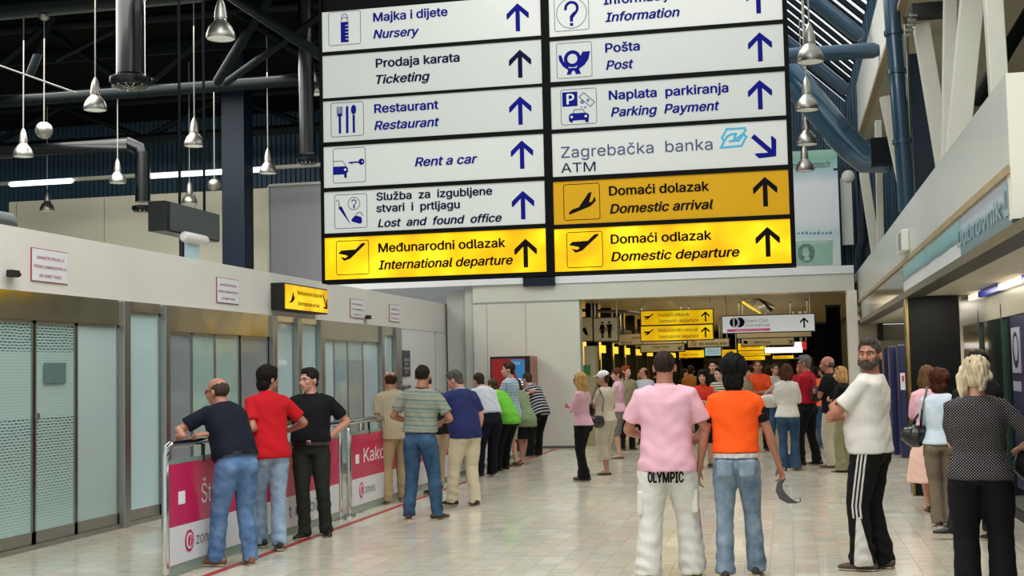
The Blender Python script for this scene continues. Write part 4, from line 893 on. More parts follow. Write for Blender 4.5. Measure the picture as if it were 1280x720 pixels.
p = panel(rowsL, zL, 5, 0, YELLIT); tt(p, 'Međunarodni odlazak', 473, 632, 315.3, m=BINK); tt(p, 'International departure', 473, 641.5, 336.8, True, m=BINK); arr(p, 657, 298.7, BINK)
q = pbox(p, 418.5, 459.4, 300.5, 343.5, BINK); x, z = q(0, 0); plane(x, z, q(1, 0)[0]-q(0, 0)[0], BINK, p, y=-.046)
# right column
p = panel(rowsR, zR, 0, 1, SIGNW); tt(p, 'Informacije', 754.4, 844, 5.8); tt(p, 'Information', 756.5, 850, 27.4, True); arr(p, 947.8, -19)
q = pbox(p, 697, 741, -6, 38); ring(p, q, .5, .5, .42, .44, OUTL); ring(p, q, .5, .64, .13, .21, INK, a0=-60, a1=195); shape(p, q, [(.45, .26), (.54, .26), (.54, .36), (.64, .48), (.56, .54), (.45, .42)], INK, y=-.0465); shape(p, q, [(.45, .14), (.54, .14), (.54, .22), (.45, .22)], INK)
p = panel(rowsR, zR, 1, 1, SIGNG); tt(p, 'Pošta', 756.5, 800, 65.6); tt(p, 'Post', 757.5, 792, 87.2, True); arr(p, 950, 41)
q = pbox(p, 698.5, 743.3, 52.5, 97); ring(p, q, .45, .54, .14, .24, INK); shape(p, q, [(.62, .50), (.74, .72), (.95, .72), (.90, .50), (.78, .34), (.62, .24), (.52, .20), (.60, .36)], INK); shape(p, q, [(.06, .66), (.14, .66), (.20, .48), (.34, .34), (.34, .22), (.18, .34), (.08, .50)], INK, y=-.0466); shape(p, q, [(.28, .10), (.40, .10), (.44, .20), (.50, .20), (.54, .10), (.68, .10), (.62, .28), (.34, .28)], INK, y=-.0464)
p = panel(rowsR, zR, 2, 1, SIGNG); tt(p, 'Naplata  parkiranja', 761, 911, 124.7, m=INK); tt(p, 'Parking  Payment', 763.6, 899.8, 145.8, True); arr(p, 950, 100.8)
q = pbox(p, 702.4, 747.8, 110.5, 155.5); shape(p, q, [(.05, .52), (.47, .52), (.47, .92), (.05, .92)], INK); x, z = q(.17, .58); text('P', x, z, .28*(q(0, 1)[1]-q(0, 0)[1]), SIGNW, p, y=-.053, bold=.03)
shape(p, q, [(.22, .12), (.30, .05), (.34, .12), (.66, .12), (.68, .05), (.76, .05), (.78, .26), (.70, .32), (.28, .32), (.22, .26)], INK); shape(p, q, circ(.30, .22, .035, 10), SIGNW, y=-.049); shape(p, q, circ(.69, .22, .035, 10), SIGNW, y=-.049)
for a_, b_ in (((.34, .32), (.38, .42)), ((.38, .42), (.62, .42)), ((.62, .42), (.66, .32)), ((.52, .76), (.64, .88)), ((.64, .88), (.94, .60)), ((.94, .60), (.82, .48)), ((.82, .48), (.52, .76))):
    dx, dz = b_[0]-a_[0], b_[1]-a_[1]; l_ = math.hypot(dx, dz); nx, nz = -dz/l_*.012, dx/l_*.012; shape(p, q, [(a_[0]-nx, a_[1]-nz), (b_[0]-nx, b_[1]-nz), (b_[0]+nx, b_[1]+nz), (a_[0]+nx, a_[1]+nz)], OUTL)
for u, v, r in ((.60, .62, .05), (.76, .66, .04), (.58, .48, .02), (.68, .47, .03)): ring(p, q, u, v, r*.45, r, INK, n=12)
p = panel(rowsR, zR, 3, 1, SIGNW); tt(p, 'Zagrebačka  banka', 701.6, 891, 197.5, m=mat('bank_ink', '2c3c66', .5), cap=CH*1.25, bold=-.004); tt(p, 'ATM', 701.6, 744.6, 216, m=INKD, cap=CH*1.05, bold=.0)
x, z = S(955.5, 182.5); arrow(x-.0, z, 35*pxm*1.05, INK, p, y=-.046, ang=-PI*.745)
(xa, za), (xb, zb_) = S(901, 185), S(932.5, 159.5); q = lambda u, v: (xa+u*(xb-xa), za+v*(zb_-za))
def line(pts, wd, m):
    for (a_, b_) in zip(pts[:-1], pts[1:]):
        A, B = Vector(q(*a_)), Vector(q(*b_)); d_ = (B-A).normalized(); n_ = Vector((-d_.y, d_.x))*wd; A = A-d_*wd; B = B+d_*wd
        obj('emblem', MB().poly([tuple(A-n_), tuple(B-n_), tuple(B+n_), tuple(A+n_)], -.046-random.random()*.001), m, p)
line([(.0, .02), (.80, .06), (1, .52), (.88, .70), (.50, .35), (.36, .33)], .012, CYAN); line([(0, .02), (.26, .60), (.42, .70), (.60, .70), (.50, .35)], .012, CYAN); line([(.13, .35), (.06, .55), (.25, .98), (.95, .98), (.98, .88), (.80, .50), (.70, .35), (.5, .35)], .012, CYAN)
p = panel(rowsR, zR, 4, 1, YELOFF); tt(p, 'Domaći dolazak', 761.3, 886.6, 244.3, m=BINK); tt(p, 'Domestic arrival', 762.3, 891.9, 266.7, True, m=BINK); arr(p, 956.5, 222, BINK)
q = pbox(p, 703, 748.6, 229.5, 275, BINK); x, z = q(0, 0); plane(x, z, q(1, 0)[0]-q(0, 0)[0], BINK, p, y=-.046, flip=True)
p = panel(rowsR, zR, 5, 1, YELLIT); tt(p, 'Domaći odlazak', 763.4, 889.8, 304.7, m=BINK); tt(p, 'Domestic departure', 763.9, 924.9, 326.6, True, m=BINK); arr(p, 959.7, 284.7, BINK)
q = pbox(p, 705.6, 750.7, 289.5, 334.5, BINK); x, z = q(0, 0); plane(x, z, q(1, 0)[0]-q(0, 0)[0], BINK, p, y=-.046)

# ================================================================= RAILINGS
XRL = -5.15
MAG = mat('magenta_vinyl', 'c2124e', .3, coat=.3, var=.03); PW = mat('white_vinyl', 'd8dade', .3, coat=.3)
PRW = mat('print_white', 'e8e8e8', .4)
def railing(y0_, y1_, label, first=False):
    t = thing('railing', label, 'railing', (XRL, y0_, 0), PI/2); L_ = y1_-y0_
    r = .032
    if first: obj('top_rail', MB().tube([(0, 0, 1.02), (.02, 0, 1.09), (.09, 0, 1.115), (L_, 0, 1.115)], [r], 14), CHROME, t, smooth=True)
    else: obj('top_rail', MB().tube([(-.05, 0, 1.115), (L_, 0, 1.115)], [r], 14), CHROME, t, smooth=True)
    for x in ([0, L_] if first else [0, L_]):
        obj('post', MB().tube([(x, 0, .01), (x, 0, 1.10 if x else 1.02)], [r], 14), CHROME, t, smooth=True)
        obj('foot_plate', MB().lathe([(.001, .02), (.07, .02), (.075, .0)], (x, 0, 0), 20), STEEL, t, smooth=True)
    n = 3
    for k in range(n):
        x = L_*(k+.5)/n; obj('rail_clamp', MB().bb(x-.015, x+.015, -.012, .012, .93, 1.09), BLACK, t)
    b = obj('banner_panel', MB().bb(.06, L_-.06, -.008, .008, .42, .95), MAG, t); b2 = obj('banner_panel', MB().bb(.06, L_-.06, -.008, .008, .10, .42), PW, t); b2['label'] = 'white lower half of the panel'
    obj('base_glass', MB().bb(.03, L_-.03, -.006, .006, .02, .10), mat('base_green_glass', '7d9488', .2, coat=.4), t)
    obj('top_glass', MB().bb(.03, L_-.03, -.005, .005, .95, .99), mat('base_green_glass', '7d9488', .2, coat=.4), t)
    obj('marker_square', MB().bb(.22, .34, -.012, -.008, .60, .71), PRW, t)
    disc(.42, .27, .085, .095, -.010, MAG, t, 'logo_disc'); disc(.42, .27, .062, .07, -.013, PW, t, 'logo_disc'); disc(.425, .27, .045, .05, -.016, MAG, t, 'logo_disc')
    text('i', .41, .235, .07, PRW, t, y=-.02, italic=True, bold=.02); text('zones', .55, .22, .10, mat('zones_grey', '5f6066', .5), t, y=-.010, right=.95, bold=-.003)
    return t
t = railing(10.0, 14.3, 'chrome railing with magenta and white panel nearest the camera', True)
text('Što', .66, .57, .17, PRW, t, y=-.010, bold=0, right=.98); text('je novo?', 1.15, .57, .17, PRW, t, y=-.010, bold=0, right=2.0); text('t mobile', 2.7, .20, .13, mat('zones_grey', '5f6066', .5), t, y=-.010, right=3.75, bold=0)
obj('marker_square', MB().bb(3.55, 3.68, -.012, -.008, .62, .74), PRW, t)
t = railing(14.62, 19.2, 'chrome railing with a magenta panel that the bald man leans on'); text('Kako je igrao', .52, .60, .17, PRW, t, y=-.010, bold=0, right=2.75)
railing(19.5, 24.0, 'far chrome railing hidden behind the row of leaning people')
tag(obj('barrier_post', MB().tube([(XRL-.45, 16.4, 0), (XRL-.45, 16.4, 1.05)], [.035], 10), STEEL, smooth=True), 'thin steel post behind the second railing', 'post')
# ================================================================= PEOPLE
_q = []          # (object, voxel, smooth iterations, post function)
def soft(name, mb, m, parent, vox, it=4, post=None, loc=None):
    o = obj(name, mb, m, parent); 
    r = o.modifiers.new('r', 'REMESH'); r.mode = 'VOXEL'; r.voxel_size = vox
    if it: q = o.modifiers.new('s', 'SMOOTH'); q.factor = .5; q.iterations = it
    _q.append((o, post)); return o
def flush_soft():
    dg = bpy.context.evaluated_depsgraph_get(); dg.update()
    for o, post in _q:
        me = bpy.data.meshes.new_from_object(o.evaluated_get(dg)); old = o.data; n = len(me.vertices)
        if n and post:
            co = np.empty(n*3, np.float32); me.vertices.foreach_get('co', co); co = co.reshape(-1, 3).astype(float)
            nr = np.empty(n*3, np.float32); me.vertex_normals.foreach_get('vector', nr); nr = nr.reshape(-1, 3).astype(float)
            r = post(co, nr)
            if isinstance(r, tuple): r, at = r
            else: at = None
            me.vertices.foreach_set('co', r.astype(np.float32).ravel())
            if at is not None:
                for k_, v_ in at.items():
                    a = me.attributes.new(k_, 'FLOAT_VECTOR', 'POINT'); a.data.foreach_set('vector', np.asarray(v_, np.float32).ravel())
            me.update()
        me.polygons.foreach_set('use_smooth', [True]*len(me.polygons))
        o.modifiers.clear(); o.data = me; me.name = o.name
        bpy.data.meshes.remove(old)
    _q.clear()
def sst(t): t = max(0., min(1., t)); return t*t*(3-2*t)
SKIN = {'fair': mat('skin_fair', 'c08a74', .5, var=.07, vscale=9), 'tan': mat('skin_tan', 'ab735a', .5, var=.07, vscale=9), 'light': mat('skin_light', 'cf9f88', .5, var=.06, vscale=9)}
for m_ in SKIN.values():
    b_ = m_.node_tree.nodes['Principled BSDF']; b_.inputs['Subsurface Weight'].default_value = .08; b_.inputs['Subsurface Radius'].default_value = (.02, .008, .004)
EYEW = mat('eye_white', 'cfc8c0', .2); IRIS = mat('iris_dark', '2a1c14', .2); LIP = mat('lips', '96564c', .5)
def cloth(name, col, rough=.85, var=.10, vs=5, bump=.25, bs=55, fn=None): return mat(name, col, rough, var=var, vscale=vs, bump=bump, bscale=bs, fn=fn, spec=.25)
def _cl(N, comp='z'):
    a = N.new('ShaderNodeAttribute'); a.attribute_name = 'cloth'; return a.outputs['Vector']
def stripes(stops, period, axis=2):
    def fn(m, nt, N, L, b, tc):
        sp = N.new('ShaderNodeSeparateXYZ'); L.new(_cl(N), sp.inputs[0])
        fr = math_n(N, L, 'FRACT', math_n(N, L, 'DIVIDE', math_n(N, L, 'ADD', sp.outputs[axis], 5.), period)); r = ramp(N, stops, 'CONSTANT'); L.new(fr, r.inputs[0]); L.new(r.outputs[0], b.inputs['Base Color'])
    return fn
def checks(c0, c1, c2, px, pz):
    def fn(m, nt, N, L, b, tc):
        sp = N.new('ShaderNodeSeparateXYZ'); L.new(_cl(N), sp.inputs[0])
        f1 = math_n(N, L, 'LESS_THAN', math_n(N, L, 'FRACT', math_n(N, L, 'DIVIDE', math_n(N, L, 'ADD', sp.outputs[0], 5.), px)), .3)
        f2 = math_n(N, L, 'LESS_THAN', math_n(N, L, 'FRACT', math_n(N, L, 'DIVIDE', math_n(N, L, 'ADD', sp.outputs[2], 5.), pz)), .3)
        s_ = math_n(N, L, 'MULTIPLY', math_n(N, L, 'ADD', f1, f2), .5); r = ramp(N, [(0, c0), (.4, c1), (.9, c2)], 'CONSTANT'); L.new(s_, r.inputs[0]); L.new(r.outputs[0], b.inputs['Base Color'])
    return fn
def dots(m, nt, N, L, b, tc):
    sp = N.new('ShaderNodeSeparateXYZ'); L.new(_cl(N), sp.inputs[0]); k = .021
    ax = math_n(N, L, 'DIVIDE', math_n(N, L, 'ADD', sp.outputs[0], 5.), k); az = math_n(N, L, 'DIVIDE', math_n(N, L, 'ADD', sp.outputs[2], 5.), k*.5)
    row = math_n(N, L, 'FLOOR', az); ax = math_n(N, L, 'ADD', ax, math_n(N, L, 'MULTIPLY', row, .5))
    u = math_n(N, L, 'SUBTRACT', math_n(N, L, 'FRACT', ax), .5); v = math_n(N, L, 'MULTIPLY', math_n(N, L, 'SUBTRACT', math_n(N, L, 'FRACT', az), .5), .5)
    d = math_n(N, L, 'SQRT', math_n(N, L, 'ADD', math_n(N, L, 'MULTIPLY', u, u), math_n(N, L, 'MULTIPLY', v, v)))
    f = math_n(N, L, 'LESS_THAN', d, .155); r = ramp(N, [(0, '131217'), (.5, 'a8a09c')], 'CONSTANT'); L.new(f, r.inputs[0]); L.new(r.outputs[0], b.inputs['Base Color'])
def denim(c0, c1):
    def fn(m, nt, N, L, b, tc):
        nz = N.new('ShaderNodeTexNoise'); nz.inputs['Scale'].default_value = 6; nz.inputs['Detail'].default_value = 5; nz.inputs['Roughness'].default_value = .65; L.new(tc.outputs['Object'], nz.inputs['Vector'])
        r = ramp(N, [(.3, c0), (.7, c1)]); L.new(nz.outputs[0], r.inputs[0]); L.new(r.outputs[0], b.inputs['Base Color'])
    return fn
def track(m, nt, N, L, b, tc):
    a = N.new('ShaderNodeAttribute'); a.attribute_name = 'seam'; sp = N.new('ShaderNodeSeparateXYZ'); L.new(a.outputs['Vector'], sp.inputs[0])
    c, side, z = sp.outputs
    x = math_n(N, L, 'ADD', c, .045); fr = math_n(N, L, 'FRACT', math_n(N, L, 'DIVIDE', x, .03)); f = math_n(N, L, 'LESS_THAN', fr, .5)
    ins = math_n(N, L, 'MULTIPLY', math_n(N, L, 'GREATER_THAN', x, 0.), math_n(N, L, 'LESS_THAN', x, .082))
    f = math_n(N, L, 'MULTIPLY', math_n(N, L, 'MULTIPLY', f, ins), math_n(N, L, 'GREATER_THAN', side, 0.)); f = math_n(N, L, 'MULTIPLY', f, math_n(N, L, 'GREATER_THAN', z, .40)); f = math_n(N, L, 'MULTIPLY', f, math_n(N, L, 'LESS_THAN', z, .90))
    # pale gusset widening towards the hem
    w_ = math_n(N, L, 'MULTIPLY_ADD', z, -.17, .085)
    g = math_n(N, L, 'MULTIPLY', math_n(N, L, 'LESS_THAN', math_n(N, L, 'ABSOLUTE', math_n(N, L, 'ADD', c, .015)), w_), math_n(N, L, 'LESS_THAN', z, .41)); g = math_n(N, L, 'MULTIPLY', g, math_n(N, L, 'GREATER_THAN', side, 0.))
    t = math_n(N, L, 'MAXIMUM', f, g); r = ramp(N, [(0, '0d0d10'), (.5, 'c9c6be')], 'CONSTANT'); L.new(t, r.inputs[0]); L.new(r.outputs[0], b.inputs['Base Color'])
HAIR = {}
def hairm(c): return mat('hair_'+c, c, .65, var=.35, vscale=30, bump=.8, bscale=90, stretch=(1, 1, .25), spec=.15)

def ik(S, T, a, b, hint):
    S, T = Vector(S), Vector(T); d = T-S; D = d.length
    if D > (a+b)*.995: T = S+d.normalized()*(a+b)*.995; d = T-S; D = d.length
    if D < abs(a-b)+.02: D = abs(a-b)+.02
    u = d.normalized(); c = (a*a-b*b+D*D)/(2*D); h = math.sqrt(max(0, a*a-c*c)); hn = Vector(hint); hn = hn-u*hn.dot(u)
    if hn.length < 1e-4: hn = Vector((0, -1, 0))
    return S+u*c+hn.normalized()*h, T
def hand(mb, w, d, n, th, s, curl=.5, spread=1.):
    """w wrist, d direction, n the way the palm faces, th side of the thumb"""
    d = d.normalized(); n = (n-d*n.dot(d)); n = n.normalized() if n.length > 1e-4 else Vector((0, 0, 1)); t = d.cross(n); t = t if t.dot(th) > 0 else -t
    P = lambda a, b, c: w+(d*a+t*b+n*c)*s
    mb.tube([P(-.02, 0, 0), P(.02, .0, 0), P(.055, .003, .0), P(.088, .0, .002)], [(.026*s, .019*s), (.033*s, .018*s), (.041*s, .016*s), (.038*s, .012*s)], 12, side=t)
    for k, (b, L_) in enumerate(((.031, .072), (.0105, .080), (-.0105, .074), (-.031, .060))):
        p = P(.082, b, .0); pts = [P(.06, b*.9, 0), p]; r = [.0098*s]*2; an = 0
        for j, f_ in enumerate((.45, .30, .25)):
            an += curl*(.9+.12*k)*(.8, 1., .8)[j]; dd = d*math.cos(an)+n*math.sin(an)+t*(b*3*spread*max(0, 1-curl))
            p = p+dd*(L_*f_*s); pts.append(p); r.append((.0088, .0082, .0072)[j]*s)
        mb.tube(pts, r, 7, side=t)
    mb.tube([P(.0, .015, .004), P(.025, .030, .004), P(.058, .055, .012), P(.085, .060, .024)], [.013*s, .0125*s, .0105*s, .0085*s], 8, side=n)

def person(label, fx, fy, Ht, hd, skin='tan', lean=0, side=0, bend=.5, twist=0, hh=None, hp=0, feet=((.11, 0, 8), (-.11, 0, -8)), pel=(0, 0), drop=0, R='down', L='down',
           Rh=None, Lh=None, curl=(.5, .5), w=1., belly=0., fem=False, top=None, sleeve='short', bottom=None, leg='long', legw=1., flare=0., shoe=None, shoecol='2a2320',
           hair=None, hcol='241a14', beard=None, belt=None, collar=None, hem=0., near=False, face=False, at=None, tuck=False, group=None, bcolor=None, skirt=0, palm=None, wr=1., midriff=0.):
    group = group or PGROUP
    s = Ht/1.78; g = np.array(at) if at is not None else G(fx, fy); rz = -math.radians(hd)
    root = thing('person', label, 'person', (g[0], g[1], 0), rz, group)
    Rz = Matrix.Rotation(rz, 3, 'Z'); inv = Rz.transposed()
    loc = lambda p: inv@(Vector(p)-Vector((g[0], g[1], 0)))
    vb, vc = (.008, .011) if near else (.0105, .014)
    V = Vector
    hip = V((pel[0], pel[1], .925*s-drop)); ln, sd, tw = math.radians(lean), math.radians(side), math.radians(twist)
    def frame(z):           # z measured on the standing figure in units of s
        z0 = .94; base = hip+V((0, 0, (min(z, z0)-.925)*s))
        if z <= z0: return base, V((1, 0, 0)), V((0, 1, 0)), V((0, 0, 1))
        n = 10; p = base.copy(); up = V((0, 0, 1))
        for k in range(n):
            zz = z0+(z-z0)*(k+.5)/n; t = bend+(1-bend)*sst((zz-z0)/.34)
            up = V((-math.sin(sd*t)*-1, math.sin(ln*t), math.cos(ln*t)*math.cos(sd*t))).normalized(); p = p+up*((z-z0)*s/n)
        t = bend+(1-bend)*sst((z-z0)/.34); up = V((math.sin(sd*t), math.sin(ln*t), math.cos(ln*t)*math.cos(sd*t))).normalized()
        q = tw*sst((z-z0)/.4); r = V((math.cos(q), math.sin(q), 0)); r = (r-up*r.dot(up)).normalized(); f = up.cross(r)
        return p, r, f, up
    def TP(x, y, z): p, r, f, u = frame(z); return p+r*(x*s)+f*(y*s)
    # ---------------- torso sections  (z, half width, half depth, forward offset)
    if fem: prof = [(.80, .168, .118, -.01), (.90, .175, .122, -.01), (.98, .162, .112, 0), (1.08, .132, .095, .005), (1.18, .140, .100, .01), (1.28, .158, .118, .02), (1.36, .160, .105, .01), (1.42, .150, .085, 0), (1.465, .105, .065, -.005), (1.495, .055, .052, -.005)]
    else: prof = [(.80, .168, .118, -.005), (.90, .170, .120, -.005), (.98, .162, .115, 0), (1.08, .158, .112, .005), (1.18, .166, .115, .01), (1.28, .180, .122, .01), (1.36, .188, .112, .0), (1.42, .175, .092, -.005), (1.465, .120, .072, -.01), (1.495, .062, .060, -.008)]
    LT = (1+(legw-1)*.25)*w**.3
    def torso(mb, grow, z0, z1, k=1., loose=0., cover=False):
        zs = [z0]+[p[0] for p in prof if z0+.015 < p[0] < z1-.01]+[z1]; secs = []
        for z in zs:
            for a, b in zip(prof[:-1], prof[1:]):
                if a[0] <= z <= b[0] or (z < prof[0][0] and a is prof[0]) or (z > prof[-1][0] and b is prof[-1]):
                    t = (z-a[0])/(b[0]-a[0]); t = max(0, min(1, t)); q = [a[i]+(b[i]-a[i])*t for i in range(4)]; break
            bl = belly*math.exp(-((z-1.06)/.13)**2); lo = loose*math.exp(-((z-.98)/.16)**2)
            aa, bb_ = q[1]*w+grow+bl*.5+lo, q[2]*w+grow+bl+lo*.8
            if cover: c_ = sst((1.02-z)/.09); aa = max(aa, (.092*w+.100*LT+.014)*c_); e_ = max(0, (.150+(.01 if fem else 0)+.014)-bb_)*c_; bb_ += e_*.6; q[3] -= e_*.4
            secs.append((z, aa*s*k, bb_*s*k, q[3]+bl*.7))
        pts = [TP(0, c, z) for z, _, _, c in secs]
        # rings aligned with the frame
        n = 28; vs = []
        for (z, a, b, c), p in zip(secs, pts):
            _, r, f, u = frame(z)
            for i in range(n):
                an = 2*PI*i/n; ca, sa = math.cos(an), math.sin(an); e = .86
                vs.append(p+r*(a*math.copysign(abs(ca)**e, ca))+f*(b*math.copysign(abs(sa)**e, sa)))
        m_ = len(secs); fs = [(i*n+j, i*n+(j+1) % n, (i+1)*n+(j+1) % n, (i+1)*n+j) for i in range(m_-1) for j in range(n)]+[tuple(range(n-1, -1, -1)), tuple((m_-1)*n+j for j in range(n))]
        mb.add(vs, fs)
        if grow > -.01:
            _, r, f, u = frame(1.2)
            if fem and z1 > 1.3:
                for x in (-1, 1): mb.ell(TP(x*.070, .085, 1.27), (.062*s, .058*s, .062*s), (r, f, u))
            if z1 > 1.35 and not fem:
                for x in (-1, 1): mb.ell(TP(x*.085, .060, 1.30), (.075*s*w, .055*s, .07*s), (r, f, u))
            if z1 > 1.35:
                for x in (-1, 1): mb.ell(TP(x*.085, -.055, 1.33), (.080*s*w, .058*s, .10*s), (r, f, u))
    # ---------------- limbs
    SH = .178*w if not fem else .158*w
    arms = {}
    for sg, mode, hn_, cu in ((1, R, Rh, curl[0]), (-1, L, Lh, curl[1])):
        p, r, f, u = frame(1.405); S_ = p+r*(sg*SH*s)
        hint = V((sg*.5, -1, -.3))
        A = {'down': S_+r*(sg*.09*s)+f*(.03*s)-V((0, 0, .535*s)), 'swing': S_+r*(sg*.10*s)+f*(.10*s)-V((0, 0, .52*s)), 'pocket': hip+V((sg*.20, .07, -.06))*s, 'hip': TP(sg*.175, -.02, 1.02), 'cross': TP(-sg*.09, .215, 1.20), 'crossl': TP(-sg*.05, .20, 1.13),
             'fwd': TP(sg*.10, .34, 1.12), 'back': TP(sg*.05, -.17, 1.0), 'bag': TP(sg*.12, .26, 1.05), 'chin': TP(sg*.03, .2, 1.40)}
        if isinstance(mode, str): T = A[mode]
        elif mode[0] == 'w': T = loc(mode[1:])
        else: T = V(mode[1:])*s
        if mode == 'hip': hint = V((sg*1.6, -.6, .1))
        elif mode in ('cross', 'crossl'): hint = V((sg*.9, .1, -1))
        elif mode == 'pocket': hint = V((sg*.8, -1, 0))
        elif mode == 'fwd' or mode == 'bag': hint = V((sg*.4, -.5, -1))
        if hn_: hint = V(hn_)
        E_, T = ik(S_, T, .29*s, .265*s, hint); arms[sg] = (S_, E_, T, cu, mode)
    legs = {}
    for i, (sg) in enumerate((1, -1)):
        x, y, an = feet[i][:3]; lift = feet[i][3] if len(feet[i]) > 3 else 0
        H_ = hip+V((sg*.092*w, 0, -.03))*s; an = -math.radians(an); fd = V((math.sin(-an), math.cos(an), 0)); A_ = V((x, y, .085+lift))*s
        K_, A_ = ik(H_, A_, .413*s, .408*s, V((sg*.05, 1, 0)) if len(feet[i]) < 5 else V(feet[i][4])); legs[sg] = (H_, K_, A_, fd, lift)
    # ---------------- body
    mb = MB(); torso(mb, -.022 if midriff == 0 else -.012, .86, 1.495)
    nb, nr, nf, nu = frame(1.47)
    hh_ = hd if hh is None else hh; yaw = -math.radians(hh_-hd); hpr = math.radians(hp)
    hf = V((-math.sin(yaw), math.cos(yaw), 0)); hf = V((hf.x*math.cos(hpr), hf.y*math.cos(hpr), math.sin(hpr))); hr = hf.cross(V((0, 0, 1))).normalized(); hu = hr.cross(hf)
    k = s*(1.02 if fem else 1.06); nk = (.053 if fem else .063)*w**.5*s
    hc = nb+nu*(.078*s)+hu*(.080*s)+hf*(.026*s)
    mb.tube([nb-nu*.03*s, nb+nu*.04*s, hc-hu*.06*s-hf*.02*s, hc-hf*.01*s], [nk*1.25, nk, nk*.95, nk*.9], 14)
    X = (hr, hf, hu); HP = lambda a, b, c: hc+(hr*a+hf*b+hu*c)*k
    mb.ell(HP(0, -.010, .028), (.076*k, .094*k, .090*k), X, 18, 12); mb.ell(HP(0, .030, -.035), (.058*k, .062*k, .078*k), X, 16, 10); mb.ell(HP(0, .062, -.082), (.028*k, .026*k, .024*k), X)
    mb.tube([HP(-.045, .072, .022), HP(0, .088, .024), HP(.045, .072, .022)], [.012*k, .014*k, .012*k], 8); mb.tube([HP(0, .088, .008), HP(0, .104, -.018), HP(0, .108, -.028)], [.008*k, .013*k, .015*k], 8)
    for x in (-1, 1):
        mb.ell(HP(x*.040, .062, -.018), (.024*k, .022*k, .020*k), X); mb.ell(HP(x*.079, -.010, -.008), (.012*k, .020*k, .032*k), X, 10, 7); mb.ell(HP(x*.014, .098, -.030), (.009*k, .009*k, .008*k), X, 8, 6)
    mb.tube([HP(-.024, .083, -.055), HP(0, .092, -.054), HP(.024, .083, -.055)], [.009*k]*3, 8)
    ak = (.82 if fem else 1.)*w**.5
    for sg, (S_, E_, T, cu, mode) in arms.items():
        mb.tube([S_-V((0, 0, .02*s)), S_.lerp(E_, .35), S_.lerp(E_, .8), E_], [.034*ak*s, .044*ak*s, .039*ak*s, .037*ak*s], 12); mb.tube([E_, E_.lerp(T, .28), E_.lerp(T, .75), T], [.038*ak*s, .041*ak*s, .029*ak*s, (.027*ak*s, .022*ak*s)], 12)
        d = (T-E_).normalized(); up = V((0, 0, 1))
        if palm and palm.get(sg): n = V(palm[sg][0]); d = V(palm[sg][1]) if palm[sg][1] else d
        elif isinstance(mode, str) and mode in ('cross', 'crossl'): n = V((0, -1, 0)); d = (d+V((-sg*.5, -.3, .1))).normalized()
        elif mode == 'hip': n = V((-sg, 0, 0)); d = V((-sg*.2, .7, -.5))
        elif mode in ('down', 'swing', 'pocket'): n = V((-sg, .25, 0))
        else: n = V((0, .1, -1))
        th = nf if mode in ('down', 'swing', 'pocket') else (up if isinstance(mode, str) else V((-sg, 0, .3)))
        hand(mb, T+d*.01*s, d, n, th, s*(.92 if fem else 1.03), cu)
    bare = leg in ('shorts', 'skirt', 'capri')
    for sg, (H_, K_, A_, fd, lift) in legs.items():
        mb.tube([H_, H_.lerp(K_, .5), K_], [.062*s, .060*s, .050*s], 12)
        b = (K_-A_).normalized(); bk = -fd
        mb.tube([K_, K_.lerp(A_, .3)+bk*.012*s, K_.lerp(A_, .65), A_], [.050*s, .054*s if bare else .045*s, .040*s if bare else .036*s, .034*s], 12)
        if bare: mb.tube([A_+bk*.02*s-V((0, 0, .03*s)), A_+fd*.06*s-V((0, 0, .045*s)), A_+fd*.13*s-V((0, 0, .060*s))], [(.030*s, .035*s), (.036*s, .026*s), (.038*s, .016*s)], 10, side=fd.cross(up))
    def bpost(co, nr_):
        for x in (-1, 1):
            c = np.array(HP(x*.030, .090, .004)); d2 = ((co-c)**2).sum(1); co = co-np.array(hf)*(.011*k*np.exp(-d2/(.0165*k)**2))[:, None]
        return co
    body = soft('body', mb, SKIN[skin], root, vb, 3, bpost)
    if face:
        for x in (-1, 1):
            e = obj('eye', MB().ell(HP(x*.030, .069, .004), (.0125*k, .0115*k, .0075*k), X, 12, 8), EYEW, root, smooth=True); obj('iris', MB().ell(HP(x*.030, .0795, .004), (.0052*k, .004*k, .0055*k), X, 10, 6), IRIS, e, smooth=True)
            obj('eyebrow', MB().tube([HP(x*.014, .098, .022), HP(x*.032, .094, .028), HP(x*.050, .078, .022)], [(.003*k, .0045*k)]*3, 6), hairm(hcol), root, smooth=True)
        obj('lips', MB().tube([HP(-.024, .090, -.056), HP(0, .101, -.053), HP(.024, .090, -.056)], [(.003*k, .003*k), (.0055*k, .006*k), (.003*k, .003*k)], 8), LIP, root, smooth=True)
    # ---------------- clothes
    ax = frame(1.25)
